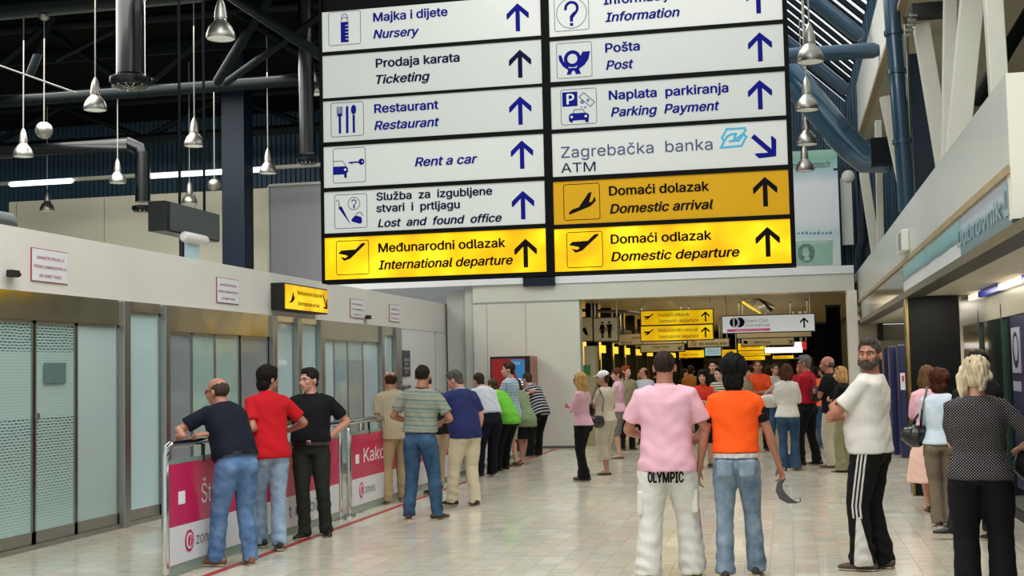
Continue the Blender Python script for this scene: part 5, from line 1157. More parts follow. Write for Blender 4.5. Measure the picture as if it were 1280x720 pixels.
    def cpost(amp, seed, kind='top'):
        amp = amp*wr*1.35
        def f(co, nr_):
            p0, r0, f0, u0 = [np.array(v) for v in frame(1.15)]; d = co-p0; cx, cy, cz = d@r0, d@f0, d@u0; x, y, z = co.T; a = seed
            if kind == 'top': wv = np.sin(26*cz+14*cx+2.2*np.sin(11*cx+7*cy+a)+a)*np.sin(13*cx-9*cz+a*2+1.5*np.sin(8*cz))*.7+np.sin(48*cz+19*cy+3*np.sin(17*cx+a))*.22
            else:
                lo = np.clip((.45*s-z)/.35, 0, 1)+.45+.5*np.exp(-((z-.80*s)/.07)**2); wv = (np.sin(34*z+10*x+2.5*np.sin(15*y+9*x+a)+a)*np.sin(21*x+17*y+5*np.sin(6*z)+a)*.6+np.sin(62*z+12*x+3*np.sin(21*y+a))*.25)*lo
            co = co+nr_*(amp*wv)[:, None]
            at_ = {'cloth': np.stack([cx, cy, cz], 1)/s}
            if kind != 'top':
                best = np.full(len(co), 1e9); sm = np.zeros((len(co), 3))
                for sg, (H_, K_, A_, fd, lift) in legs.items():
                    for (p_, q_) in ((H_+V((0, 0, .12)), K_), (K_, A_-V((0, 0, .1)))):
                        p_, q_ = np.array(p_), np.array(q_); v = q_-p_; t = np.clip(((co-p_)@v)/(v@v), 0, 1); r_ = co-(p_+t[:, None]*v); dd = (r_**2).sum(1); m_ = dd < best
                        c_ = r_@np.array(fd); sv = r_@np.array((fd.y*sg, -fd.x*sg, 0.)); best = np.where(m_, dd, best); sm = np.where(m_[:, None], np.stack([c_, sv, z/s], 1), sm)
                at_['seam'] = sm
            return co, at_
        return f
    if bottom:
        mb = MB(); up = V((0, 0, 1))
        wz = 1.0 if not fem else 1.01
        if leg == 'skirt':
            n = 24; zz = [wz, .93, .85, .70, skirt]; rr = [.142, .165, .185, .20+flare*.4, .205+flare]; vs = []
            for z, a in zip(zz, rr):
                for i in range(n): an = 2*PI*i/n; q = 1+.07*math.sin(6*an)*(1-z)*2*min(1, flare*6); vs.append(V((hip.x*(1 if z > .8 else .6), hip.y*(1 if z > .8 else .6), z*s-drop*(1 if z > .6 else 0)))+V((math.cos(an)*a*q*w, math.sin(an)*a*.78*q*w, 0))*s)
            mb.add(vs, [(i*n+j, i*n+(j+1) % n, (i+1)*n+(j+1) % n, (i+1)*n+j) for i in range(4) for j in range(n)]+[tuple(range(n-1, -1, -1)), tuple(4*n+j for j in range(n))])
            soft('skirt', mb, bottom, root, vc, 3, cpost(.006, hd % 7, 'b'))
        else:
            torso(mb, .006, .86, wz); gl_ = .01 if fem else 0
            for sg, (H_, K_, A_, fd, lift) in legs.items():
                mb.ell(hip+V((sg*.082*w, -.062-gl_, -.045))*s, (.088*s*w, .078*s, .098*s))
                end = {'long': 1.0, 'shorts': .0, 'capri': .62}[leg]; lw = legw*w**.6
                top_ = H_+V((0, 0, .02*s)); pts = [top_, H_.lerp(K_, .2), H_.lerp(K_, .55), H_.lerp(K_, .95)]; rr = [(.098*LT, .108*LT), (.098*(lw+LT)/2, .105*(lw+LT)/2), (.086*lw, .092*lw), (.070*lw, .076*lw)]
                if leg == 'shorts': pts.append(K_.lerp(A_, .10)); rr += [(.084*lw, .088*lw)]; rr[3] = (.082*lw, .086*lw)
                elif leg == 'capri': pts += [K_.lerp(A_, .3), K_.lerp(A_, .60)]; rr += [(.075*lw, .078*lw), (.076*lw, .080*lw)]
                else: e_ = A_-V((0, 0, (.045 if lift == 0 else .01)*s))+fd*.012*s; pts += [K_.lerp(A_, .12), K_.lerp(A_, .4), K_.lerp(A_, .75), e_]; rr += [(.068*lw, .073*lw), (.066*lw+flare*.2, .070*lw+flare*.2), (.063*lw+flare*.6, .067*lw+flare*.7), (.062*lw+flare, .072*lw+flare*1.2)]
                mb.tube(pts, [(a*s, b*s) for a, b in rr], 18, side=(1, 0, 0), cap='flat')
            soft('shorts' if leg == 'shorts' else 'trousers', mb, bottom, root, vc, 4, cpost(.0055, (hd*.37+fx) % 7, 'b'))
    if top:
        mb = MB(); z0 = (.992 if tuck else .845-hem) if not fem else (.99 if tuck else .90-hem)
        torso(mb, .018, z0, 1.488, loose=.0 if fem else (.016 if tuck else .010), cover=True)
        for sg, (S_, E_, T, cu, mode) in arms.items():
            p, r, f, u = frame(1.43); inn = p+r*(sg*SH*.45*s)+u*.01*s; kk = ak*1.0
            so = S_+r*(sg*-.012*s)
            if sleeve == 'short': pts = [inn, so, S_.lerp(E_, .35), S_.lerp(E_, .74)]; rr = [(.060, .050), (.070, .066), (.068, .067), (.066*1.05, .066*1.05)]
            elif sleeve == 'cap': pts = [inn, so, S_.lerp(E_, .42)]; rr = [(.058, .048), (.062, .058), (.056, .056)]
            elif sleeve == 'elbow': pts = [inn, so, S_.lerp(E_, .5), E_.lerp(T, .1)]; rr = [(.060, .050), (.068, .064), (.064, .064), (.062, .062)]
            elif sleeve == 'none': pts = [inn, so]; rr = [(.050, .045), (.052, .05)]
            else: pts = [inn, so, S_.lerp(E_, .4), E_, E_.lerp(T, .3), E_.lerp(T, .93)]; rr = [(.060, .050), (.062, .058), (.056, .055), (.052, .052), (.049, .049), (.036, .036)]
            mb.tube(pts, [(a*kk*s, b*kk*s) for a, b in rr], 16, cap='flat')
        sh_ = soft('shirt', mb, top, root, vc, 4, cpost(.0045, (hd*.53+fy) % 7))
        if collar is not None:
            p, r, f, u = frame(1.475); n = 20; vs = []
            for zz, rad in ((-.012, 1.42), (.028, 1.16), (.030, 1.08), (-.008, 1.2)):
                for i in range(n): an = 2*PI*i/n; dip = -.028 if math.sin(an) > .75 else 0; vs.append(p+u*((zz+dip)*s)+r*(math.cos(an)*nk*rad)+f*(math.sin(an)*nk*rad*.98-.006*s))
            obj('collar', MB().add(vs, [(i*n+j, i*n+(j+1) % n, ((i+1) % 4)*n+(j+1) % n, ((i+1) % 4)*n+j) for i in range(4) for j in range(n)]), collar, root, smooth=True)
    if belt is not None:
        n = 28; vs = []; z = .972
        for zz, gr in ((z-.018, .016), (z-.018, .024), (z+.018, .024), (z+.018, .016)):
            p, r, f, u = frame(zz)
            for i in range(n):
                an = 2*PI*i/n; ca, sa = math.cos(an), math.sin(an); e = .86; bl = belly*math.exp(-((zz-1.06)/.13)**2)
                q_ = (.162, .112) if fem else (.162, .115)
                vs.append(p+f*(bl*.7*s)+r*((q_[0]*w+gr+bl*.5)*s*math.copysign(abs(ca)**e, ca))+f*((q_[1]*w+gr+bl)*s*math.copysign(abs(sa)**e, sa)))
        bo = obj('belt', MB().add(vs, [(i*n+j, i*n+(j+1) % n, ((i+1) % 4)*n+(j+1) % n, ((i+1) % 4)*n+j) for i in range(4) for j in range(n)]), belt, root, smooth=True)
        if near: bl = belly*math.exp(-((.985-1.06)/.13)**2); obj('buckle', MB().box(TP(0, .115*w+.028+bl*1.7, .985), (.05*s, .008, .042*s)), CHROME, bo, bevel=.003)
    # ---------------- shoes
    for sg, (H_, K_, A_, fd, lift) in legs.items():
        c = A_-V((0, 0, .085*s)); c.z = max(c.z, lift*s*.9); up = V((0, 0, 1)); rt = fd.cross(up)
        if shoe == 'sandal': soles = MB(); soles.tube([c-fd*.06*s+up*.012*s, c+fd*.06*s+up*.012*s, c+fd*.16*s+up*.012*s], [(.030*s, .012*s), (.040*s, .012*s), (.036*s, .011*s)], 12, side=rt); so = obj('shoe', soles, mat('shoe_'+shoecol, shoecol, .5), root, smooth=True); obj('strap', MB().tube([c+fd*.09*s-rt*.042*s+up*.015*s, c+fd*.08*s+up*.055*s, c+fd*.09*s+rt*.042*s+up*.015*s], [(.010*s, .004*s)]*3, 8, side=fd), mat('shoe_'+shoecol, shoecol, .5), so, smooth=True); continue
        if shoe == 'heel': m_ = MB().tube([c-fd*.05*s+up*.055*s, c+fd*.02*s+up*.045*s, c+fd*.10*s+up*.022*s, c+fd*.15*s+up*.014*s], [(.026*s, .026*s), (.028*s, .018*s), (.036*s, .020*s), (.018*s, .010*s)], 12, side=rt); so = obj('shoe', m_, mat('shoe_'+shoecol, shoecol, .4), root, smooth=True); obj('heel', MB().tube([c-fd*.055*s+up*.045*s, c-fd*.055*s], [.014*s, .008*s], 8, cap='flat'), mat('shoe_'+shoecol, shoecol, .4), so); continue
        m_ = MB().tube([c-fd*.072*s+up*.045*s, c-fd*.02*s+up*.052*s, c+fd*.05*s+up*.046*s, c+fd*.11*s+up*.034*s, c+fd*.175*s+up*.026*s], [(.032*s, .034*s), (.036*s, .042*s), (.040*s, .036*s), (.045*s, .026*s), (.034*s, .018*s)], 14, side=rt)
        so = obj('shoe', m_, mat('shoe_'+shoecol, shoecol, .45, var=.15, vscale=20), root, smooth=True)
        obj('sole', MB().tube([c-fd*.085*s+up*.009*s, c+fd*.03*s+up*.009*s, c+fd*.12*s+up*.009*s, c+fd*.19*s+up*.011*s], [(.033*s, .009*s), (.038*s, .009*s), (.046*s, .009*s), (.032*s, .008*s)], 12, side=rt, cap='flat'), mat('sole_dark', '1c1714' if shoe != 'light' else 'b8aa90', .7), so, smooth=True)
    # ---------------- hair
    hm = hairm(hcol); mb = MB(); rough_ = .0035
    if hair in ('short', 'mid', 'thin', 'bald', 'crop', 'curly', 'long', 'bob', 'pony', 'updo', 'shaggy', 'cap'):
        if hair == 'bald': mb.ell(HP(0, -.026, -.002), (.083*k, .086*k, .062*k), X, 18, 12)
        elif hair == 'thin': mb.ell(HP(0, -.026, .020), (.0835*k, .088*k, .078*k), X, 18, 12)
        elif hair == 'crop': mb.ell(HP(0, -.016, .034), (.0815*k, .096*k, .091*k), X, 18, 12)
        elif hair in ('short', 'cap'): mb.ell(HP(0, -.020, .042), (.085*k, .097*k, .094*k), X, 18, 12); mb.ell(HP(0, .030, .094), (.060*k, .055*k, .036*k), X); mb.ell(HP(0, -.055, -.03), (.066*k, .042*k, .055*k), X)
        elif hair == 'mid': mb.ell(HP(0, -.014, .042), (.092*k, .104*k, .102*k), X, 18, 12); mb.ell(HP(0, -.055, -.045), (.078*k, .052*k, .075*k), X); mb.ell(HP(0, .04, .088), (.07*k, .055*k, .038*k), X); rough_ = .006
        elif hair == 'shaggy': mb.ell(HP(0, -.012, .046), (.102*k, .112*k, .112*k), X, 18, 12); mb.ell(HP(0, -.055, -.055), (.088*k, .060*k, .090*k), X); mb.ell(HP(0, -.055, -.13), (.062*k, .040*k, .050*k), X); rough_ = .013
        elif hair == 'curly':
            mb.ell(HP(0, -.02, .04), (.112*k, .115*k, .112*k), X, 18, 12); mb.ell(HP(0, -.06, -.06), (.10*k, .06*k, .08*k), X); rough_ = .016
        elif hair in ('long', 'bob'):
            mb.ell(HP(0, -.014, .040), (.093*k, .103*k, .099*k), X, 18, 12); lo = -.34 if hair == 'long' else -.13
            for x in (-1, 1): mb.tube([HP(x*.062, .010, .05), HP(x*.088, -.005, -.04), HP(x*.092, -.03, lo*.55), HP(x*.075, -.045, lo)], [(.03*k, .045*k), (.022*k, .055*k), (.026*k, .050*k), (.022*k, .03*k)], 12, side=hr)
            mb.tube([HP(0, -.06, .06), HP(0, -.085, -.05), HP(0, -.085, lo*.6), HP(0, -.085, lo*1.05)], [(.07*k, .04*k), (.088*k, .034*k), (.092*k, .032*k), (.06*k, .02*k)], 16, side=hr); mb.ell(HP(0, .05, .078), (.066*k, .046*k, .034*k), X); rough_ = .006
        elif hair in ('pony', 'updo'):
            mb.ell(HP(0, -.014, .040), (.088*k, .101*k, .097*k), X, 18, 12); mb.ell(HP(0, -.06, -.02), (.072*k, .045*k, .07*k), X)
            if hair == 'pony': mb.tube([HP(0, -.10, .03), HP(0, -.15, .0), HP(0, -.15, -.1)], [.03*k, .034*k, .02*k], 10)
            else:
                mb.tube([HP(.02, -.09, .10), HP(.055, -.135, .05), HP(.075, -.13, -.04), HP(.07, -.12, -.10)], [.040*k, .050*k, .044*k, .022*k], 12); mb.tube([HP(-.06, -.05, .05), HP(-.085, -.075, -.03), HP(-.07, -.09, -.12), HP(-.065, -.08, -.19)], [.045*k, .044*k, .034*k, .014*k], 12); mb.ell(HP(0, -.02, .07), (.10*k, .10*k, .085*k), X); mb.tube([HP(.1, -.10, .02), HP(.13, -.10, -.02)], [.03*k, .016*k], 8)
                rough_ = .009
        def hpost(co, nr_):
            d = co-np.array(hc); a, b, c = d@np.array(hr), d@np.array(hf), d@np.array(hu); f_ = 120 if hair not in ('curly', 'shaggy') else 75
            wv = np.sin(f_*a+2*np.sin(40*b))*np.sin(f_*.8*b+2*np.sin(30*c))*.6+.4*np.sin(f_*1.7*a+9*b)*np.sin(30*c+50*b)
            return co+nr_*(rough_*wv)[:, None]
        ho = soft('hair', mb, hm, root, .007 if near else .009, 2, hpost)
    if hair == 'cap':
        cm = MB(); cm.ell(HP(0, -.005, .060), (.090*k, .106*k, .085*k), X, 20, 12); cm.tube([HP(0, .07, .058), HP(0, .12, .052), HP(0, .16, .040)], [(.075*k, .008*k), (.070*k, .007*k), (.04*k, .006*k)], 14, side=hr); soft('cap', cm, mat('white_cap', 'e4e2dc', .8), root, .008, 2)
    if beard:
        bm_ = MB(); bm_.ell(HP(0, .052, -.074), (.052*k, .048*k, .038*k), X, 16, 10); bm_.tube([HP(-.066, .015, -.02), HP(-.056, .045, -.06), HP(0, .088, -.082), HP(.056, .045, -.06), HP(.066, .015, -.02)], [.014*k, .022*k, .026*k, .022*k, .014*k], 10); bm_.tube([HP(-.032, .085, -.060), HP(-.02, .097, -.044), HP(0, .102, -.041), HP(.02, .097, -.044), HP(.032, .085, -.060)], [.008*k, .009*k, .008*k, .009*k, .008*k], 8)
        soft('beard', bm_, hairm(beard), root, .007, 1, lambda co, nr_: co+nr_*(.003*np.sin(130*co[:, 0]+60*co[:, 2])*np.sin(110*co[:, 1]))[:, None])
    info = dict(root=root, HP=HP, X=X, k=k, s=s, TP=TP, frame=frame, arms=arms, legs=legs, hip=hip, Rz=Rz, g=g, inv=inv, loc=loc)
    info['W'] = lambda p: Rz@Vector(p)+Vector((g[0], g[1], 0))
    return info
def glasses(I, col='3a3430', dark=False, up=0.):
    H = I['HP']; k = I['k']; o = MB()
    o.tube([H(-.078, -.0, .012+up), H(-.062, .08, .010+up), H(0, .102, .008+up), H(.062, .08, .010+up), H(.078, 0, .012+up)], [.003*k]*5, 6)
    g_ = obj('glasses', o, mat('glasses_'+col, col, .3), I['root'], smooth=True)
    for x in (-1, 1): obj('lens', MB().ell(H(x*.032, .094, .002+up), (.024*k, .004*k, .019*k), I['X'], 12, 8), mat('lens_dark', '16130f', .08) if dark else mat('lens_clear', 'b09888', .05), g_, smooth=True)
def bag(I, label, pos, size, m, strap=None, soft_=True, name='shoulder_bag', cat='bag', rot=0):
    p = I['W'](pos); t = thing(name, label, cat, tuple(p), I['root'].rotation_euler[2]+math.radians(rot)); a, b, c = size
    mb = MB().tube([(-a*.42, 0, 0), (-a*.2, 0, -.01), (a*.2, 0, -.01), (a*.42, 0, 0)], [(b*.42, c*.40), (b*.5, c*.5), (b*.5, c*.5), (b*.42, c*.40)], 16, side=(0, 1, 0))
    soft('bag_body', mb, m, t, .010, 2)
    obj('flap', MB().tube([(-a*.3, b*.3, c*.3), (0, b*.36, c*.34), (a*.3, b*.3, c*.3)], [(.012, c*.10)]*3, 8, side=(0, 1, 0)), m, t, smooth=True)
    if strap:
        pts = [I['inv']@(I['W'](q)-p) if not rot else Matrix.Rotation(-math.radians(rot), 3, 'Z')@(I['inv']@(I['W'](q)-p)) for q in strap]
        obj('strap', MB().tube([(-a*.38, 0, c*.35)]+[tuple(q) for q in pts]+[(a*.38, 0, c*.35)], [(.012, .003)]*(len(pts)+2), 6), m, t, smooth=True)
    return t
# ---------------------------------------------------------------- fabrics
NAVY = cloth('navy_cotton', '0b1220'); RED = cloth('red_cotton', 'b8101c'); BLKC = cloth('black_cotton', '0b0c10'); OLIVE = cloth('dark_olive_twill', '22261f')
J1 = cloth('blue_denim', '46658e', fn=denim('35537c', '6d8cb0')); J2 = cloth('pale_denim', '7d95ad', fn=denim('6b849e', '9fb3c4')); J3 = cloth('dark_blue_denim', '2d4a68', fn=denim('1f3a56', '41607e')); J4 = cloth('washed_grey_denim', '6b7f90', fn=denim('4d6680', '94a4ae'))
BEIGEC = cloth('beige_crinkled_shirt', 'a89c80', bump=.5, bs=30, fn=stripes([(0, 'ab9f84'), (.5, '9b8f74')], .03, 0)); KHAKI = cloth('khaki_cotton', 'a5906c'); CREAMT = cloth('cream_chino', 'c9bea0'); TANT = cloth('tan_trousers', 'b09a7c')
STRP = cloth('grey_striped_polo', '8f9182', fn=stripes([(0, '8d8f7e'), (.38, '5f6b66'), (.46, '9a9a88'), (.58, '76867e'), (.80, '5c6668'), (.88, '8d8f7e')], .095))
PURP = cloth('deep_blue_shirt', '232a58'); WHTS = cloth('white_shirt', 'c4c8d0'); WHT = cloth('white_tshirt', 'd9d5cc', var=.05); NAVT = cloth('navy_trousers', '10141f'); BLKT = cloth('black_trousers', '0d0d10')
LIME = cloth('lime_shirt', '6cc238'); PLAID = cloth('pale_blue_check', '9fb4c0', fn=checks('a9bcc6', '90a6b4', '75889a', .05, .05)); SHRT = cloth('sand_shorts', 'a29a86'); SAGE = cloth('sage_cotton', '7f8f6a')
BWS = cloth('black_white_stripe', '18181c', fn=stripes([(0, '15161a'), (.60, 'b4b6b8')], .062)); PINKC = cloth('pale_pink_knit', 'dcaab8', var=.05); CRMB = cloth('cream_blouse', 'cfc3ae'); CAPR = cloth('cream_linen', 'c6bca6')
PINKP = cloth('pink_pique', 'e6b2be', var=.05, bump=.3, bs=120); CARGO = cloth('white_cargo', 'd6d3ca', var=.05, bump=.4, bs=25); ORNG = cloth('orange_jersey', 'ff5a14', var=.05); ORNG2 = cloth('rust_orange_tee', 'd9481c')
REDO = cloth('red_orange_blouse', 'd23a22'); REDSH = cloth('crimson_shirt', 'ad1a2c'); SWEAT = cloth('white_ribbed_knit', 'dcd8cf', bump=.6, bs=40, fn=stripes([(0, 'dedad2'), (.6, 'c5c0b6')], .028, 0)); CHK = cloth('grey_check_shirt', 'b0aca0', fn=checks('c5c0b4', '9a958c', '6f6a66', .055, .055))
CORAL = cloth('coral_top', 'f06a3c'); KHG = cloth('khaki_green_trousers', '8a8a68'); TRK = cloth('track_bottoms', '0d0d10', bump=.2, fn=track); DOTS = cloth('dotted_blouse', '15141a', fn=dots); SKY = cloth('pale_blue_blouse', 'c3d3de', var=.04); TAUPE = cloth('taupe_trousers', '776a58'); SKRT = cloth('blush_skirt', 'dfb8a6', var=.04)
LEATH = mat('black_leather', '0e0d0d', .35, coat=.3); BELTW = mat('white_belt', 'd8d0cc', .5, var=.3, vscale=30); STRW = cloth('striped_cream_top', 'b8b09c', fn=stripes([(0, 'c8c2ae'), (.5, '5a5648')], .05)); TAND = cloth('tan_polo', '8d8468'); GRSH = cloth('grey_skirt_cotton', '77756c'); PPINK = cloth('faded_pink_blouse', 'd2a8b4'); BRNO = cloth('ochre_tee', 'a8682c')
BAGB = mat('black_nylon', '0c0c0e', .55); BAGW = mat('cream_leather', 'cfc9ba', .4)
railz = 1.15
# ---------------------------------------------------------------- left row along the railing
PGROUP = 'people leaning on the railings'
I = person('man in a navy T-shirt and blue jeans leaning on the nearest railing', 290, 708, 1.78, -55, lean=33, twist=8, hh=-80, hp=-4, w=1.06, belly=.03, top=NAVY, bottom=J1, legw=1.12, belt=LEATH, shoecol='7a5230', shoe='light', hair='thin', hcol='40342a', near=True, face=True,
       feet=((.16, -.05, 20), (-.10, .10, -30)), pel=(.03, -.05), R=('w', -5.08, 10.66, railz+.03), L=('w', -5.16, 10.35, railz+.03), Rh=(.8, -.2, -1), Lh=(-1, 0, -.6), curl=(.6, .6), hem=-.12, palm={1: ((0, 0, -1), (-.8, .6, 0)), -1: ((0, 0, -1), (.2, 1, 0))})
glasses(I); obj('shoulder_stripe', MB().tube([I['TP'](-.205, .02, 1.40), I['TP'](-.17, .07, 1.37), I['TP'](-.10, .115, 1.30)], [(.028, .008)]*3, 8), mat('yellow_stripe', 'c99a2c', .8), I['root'], smooth=True)
person('young man in a red polo shirt and pale jeans leaning on the nearest railing', 341, 686, 1.82, -38, lean=14, hh=28, w=.95, top=RED, collar=RED, bottom=J2, legw=1.08, shoecol='23262c', hair='mid', hcol='150f0d', near=True, feet=((.02, -.16, 10), (-.08, .16, -20)), pel=(-.02, .0), L=('w', -5.12, 11.95, railz+.02), R=('l', .24, .30, 1.10), Rh=(1, -.6, -.6), curl=(.6, .6), flare=.012, hem=-.02)
I = person('man in a dark polo shirt with one hand on his hip facing the camera', 393, 671, 1.78, 168, skin='fair', hh=205, lean=-2, w=1.06, belly=.02, top=BLKC, collar=BLKC, bottom=OLIVE, legw=1.05, belt=LEATH, shoecol='15110f', hair='short', hcol='1d1714', near=True, face=True, feet=((.08, .10, 25), (-.12, -.02, -18)), pel=(.02, .02), L='hip', R=('l', .42, .02, 1.16), Rh=(.6, -.4, -1), curl=(.6, .8), tuck=True, palm={1: ((0, 0, -1), (1, .1, 0)), -1: None})
obj('watch', MB().tube([I['arms'][-1][2]+Vector((0, 0, .01)), I['arms'][-1][2].lerp(I['arms'][-1][1], .09)], [.034], 14, cap='flat'), CHROME, I['root'], smooth=True)
person('balding man in a beige crinkled shirt and khaki trousers leaning on the second railing', 494, 629, 1.76, -40, lean=17, hh=-42, w=1.06, belly=.03, top=BEIGEC, bottom=KHAKI, legw=1.08, shoecol='8f7a58', hair='thin', hcol='33261c', near=True, feet=((.16, .12, 10), (-.12, -.05, -10)), pel=(.0, -.06), L=('w', -5.12, 16.2, railz+.02), R=('w', -5.0, 16.6, railz+.04), Lh=(-1, -.4, -.4), Rh=(1, 0, -.5), hem=.0)
person('man in a grey striped polo and dark blue jeans seen from behind', 527, 650, 1.80, 2, side=4, hh=2, w=1.04, top=STRP, collar=mat('red_navy_collar', '4a2030', .8), bottom=J3, legw=1.10, shoecol='3a2620', hair='crop', hcol='20170f', near=True, feet=((.17, .05, 25), (-.15, 0, -20)), R=('l', .20, .22, 1.10), L=('l', -.20, .22, 1.10), Rh=(1, -.8, -.5), Lh=(-1, -.8, -.5), tuck=True)
person('grey haired man in a deep blue shirt and cream trousers, hand in pocket', 580, 633, 1.76, -45, skin='fair', lean=16, hh=-78, hp=-22, w=1.08, belly=.03, top=PURP, collar=mat('pale_collar', '9aa2b4', .8), bottom=CREAMT, legw=1.15, shoecol='2e2018', hair='short', hcol='54504c', near=True, feet=((.14, -.05, 10), (-.10, .12, -15)), pel=(.02, -.04), R='pocket', L=('w', -4.62, 15.1, 1.15), curl=(.2, .6), hem=-.02)
person('man in tan trousers bending over behind the striped polo man', 545, 616, 1.74, -50, skin='fair', lean=26, hh=-60, hp=-25, w=1.05, top=BLKC, bottom=TANT, legw=1.12, shoecol='17171a', hair='crop', hcol='4a3a30', feet=((.14, .12, 15), (-.12, -.12, -10)), pel=(.0, -.08), R=('w', -5.05, 16.9, railz+.03), L=('w', -5.15, 16.6, railz+.03))
person('man in a white shirt and navy trousers leaning far forward on the railing', 607, 596, 1.78, -42, skin='fair', lean=36, hh=-50, hp=-15, w=1.08, belly=.02, top=WHTS, bottom=NAVT, legw=1.15, shoecol='121216', hair='short', hcol='3a2c22', feet=((.13, .02, 10), (-.13, -.02, -10)), pel=(.02, -.16), R=('w', -5.0, 20.5, railz+.03), L=('w', -5.15, 20.1, railz+.03), tuck=True, flare=.01)
person('person in a lime green shirt and black trousers bending over the railing', 627, 590, 1.70, -58, skin='fair', lean=42, hh=-55, hp=-15, w=.95, top=LIME, bottom=BLKT, shoecol='121216', hair='short', hcol='4c3c2c', feet=((.12, .03, 10), (-.12, -.03, -10)), pel=(.02, -.20), R=('w', -5.0, 21.3, railz+.03), L=('w', -5.15, 20.9, railz+.03), flare=.008)
person('standing man in a pale blue checked shirt and sand shorts by the vending machine', 640, 584, 1.86, -72, skin='light', hh=-100, w=.96, top=PLAID, bottom=SHRT, leg='shorts', legw=1.1, shoecol='5a4632', hair='short', hcol='3c2c20', face=True, feet=((.12, -.02, 8), (-.12, .02, -8)), R='cross', L='crossl', sleeve='elbow', hem=.02)
person('woman in a sage top and black skirt with beige heels behind the checked shirt man', 653, 580, 1.62, -50, fem=True, skin='fair', lean=30, hh=-60, hp=-10, top=SAGE, bottom=BLKT, leg='skirt', skirt=.50, flare=.02, shoe='heel', shoecol='b09474', hair='bob', hcol='3a2a1c', feet=((.09, .1, 5), (-.09, -.12, -5)), pel=(.02, -.12), R=('w', -5.0, 22.9, railz+.02), L=('w', -5.1, 22.6, railz+.02), hem=.16)
person('person in a black and white striped top leaning at the far end of the row', 668, 571, 1.74, -58, skin='fair', lean=34, hh=-55, hp=-12, w=1.08, top=BWS, bottom=BLKT, shoecol='121216', hair='short', hcol='3a3028', feet=((.12, .0, 8), (-.12, .0, -8)), pel=(.02, -.16), R=('w', -5.0, 23.6, railz+.03), L=('w', -5.1, 23.3, railz+.03), flare=.01, legw=1.05)
# ---------------------------------------------------------------- middle left group
PGROUP = 'people waiting in the hall'
I = person('blonde woman in a pale pink cardigan and black trousers in side view', 730, 601, 1.66, -72, fem=True, skin='fair', hh=-82, top=PINKC, sleeve='long', bottom=BLKT, shoecol='0e0e10', hair='long', hcol='c09a5c', feet=((.07, .04, 4), (-.07, -.06, -4)), R='cross', L='crossl', flare=.03, face=True, w=.94)
glasses(I, dark=True)
I = person('woman in a white cap, cream blouse and cream cropped trousers', 759, 593, 1.67, -66, fem=True, skin='fair', hh=-85, w=1.12, belly=.02, top=CRMB, bottom=CAPR, leg='capri', legw=1.22, shoe='sandal', shoecol='3a2418', hair='cap', hcol='3e3228', feet=((.10, .06, 8), (-.10, -.06, -8)), R=('l', .16, .24, 1.12), L='cross', face=True)
bag(I, 'large black handbag on the hip of the woman in the white cap', (-.25, -.02, .86), (.32, .14, .20), LEATH, [(-.24, .10, 1.20), (-.17, .03, 1.45), (-.24, -.12, 1.2)])
bag(I, 'soft black bag held between the blonde woman and the woman in the white cap', (-.10, .26, 1.04), (.22, .18, .24), BAGB)
person('young woman in a faded pink blouse and grey shorts behind the white cap', 775, 573, 1.72, -85, fem=True, skin='light', hh=-115, top=PPINK, collar=PPINK, sleeve='elbow', bottom=GRSH, leg='shorts', legw=1.05, shoe='sandal', shoecol='2a1c16', hair='pony', hcol='5a3422', face=True, R='crossl', L='cross', feet=((.09, .02, 4), (-.09, -.02, -4)))
person('red haired man in a tan polo and dark trousers near the corridor mouth', 784, 563, 1.76, 150, skin='light', top=TAND, bottom=BLKT, shoecol='15120f', hair='short', hcol='8a3c1c', hh=120, w=1.05)
person('man with dark receding hair in a pale shirt just left of the pink polo', 808, 556, 1.72, 195, skin='fair', top=WHTS, bottom=NAVT, shoecol='15120f', hair='thin', hcol='281c16', hh=250, face=True)
# ---------------------------------------------------------------- the two walking men
I = person('man in a pink polo shirt and white cargo trousers walking away', 838, 723, 1.84, 0, hh=3, w=1.10, top=PINKP, collar=PINKP, bottom=CARGO, legw=1.32, shoecol='8a6a4a', shoe='light', hair='crop', hcol='2e2018', near=True, feet=((.17, .10, 8), (-.16, -.10, -6)), R=('l', .22, .30, 1.08), L=('l', -.22, .30, 1.08), Rh=(.8, -1, -.6), Lh=(-.8, -1, -.6), hem=.02, flare=.02, wr=1.5)
H_ = I['legs']
def wrapped_text(I, s_, z, cap, width, m, a, b, cy, name='trouser_lettering'):
    c = bpy.data.curves.new(name, 'FONT'); c.body = s_; c.size = 1; c.offset = 0; c.fill_mode = 'NONE'; c.resolution_u = 3
    if FONT: c.font = FONT
    o = bpy.data.objects.new('tmp', c); COL.objects.link(o); dg = bpy.context.evaluated_depsgraph_get(); dg.update(); me = fill_outline(bpy.data.meshes.new_from_object(o.evaluated_get(dg)), .045); n = len(me.vertices)
    bm = bmesh.new(); bm.from_mesh(me); bmesh.ops.subdivide_edges(bm, edges=[e for e in bm.edges if e.calc_length() > .12], cuts=2); bm.to_mesh(me); bm.free(); n = len(me.vertices)
    co = np.empty(n*3); me.vertices.foreach_get('co', co); co = co.reshape(-1, 3); x = (co[:, 0]-(co[:, 0].min()+co[:, 0].max())/2); x = x/(x.max()-x.min())*width; th = x/a
    out = np.stack([np.sin(th)*a, cy-np.cos(th)*b, co[:, 1]*cap/co[:, 1].max()+z], 1); me.vertices.foreach_set('co', out.ravel()); me.update(); me.materials.clear(); me.materials.append(m); bpy.data.objects.remove(o)
    q = bpy.data.objects.new(name, me); COL.objects.link(q); q.parent = I['root']
wrapped_text(I, 'OLYMPIC', .752*I['s'], .085, .31, BINK, .23, .188, .0)
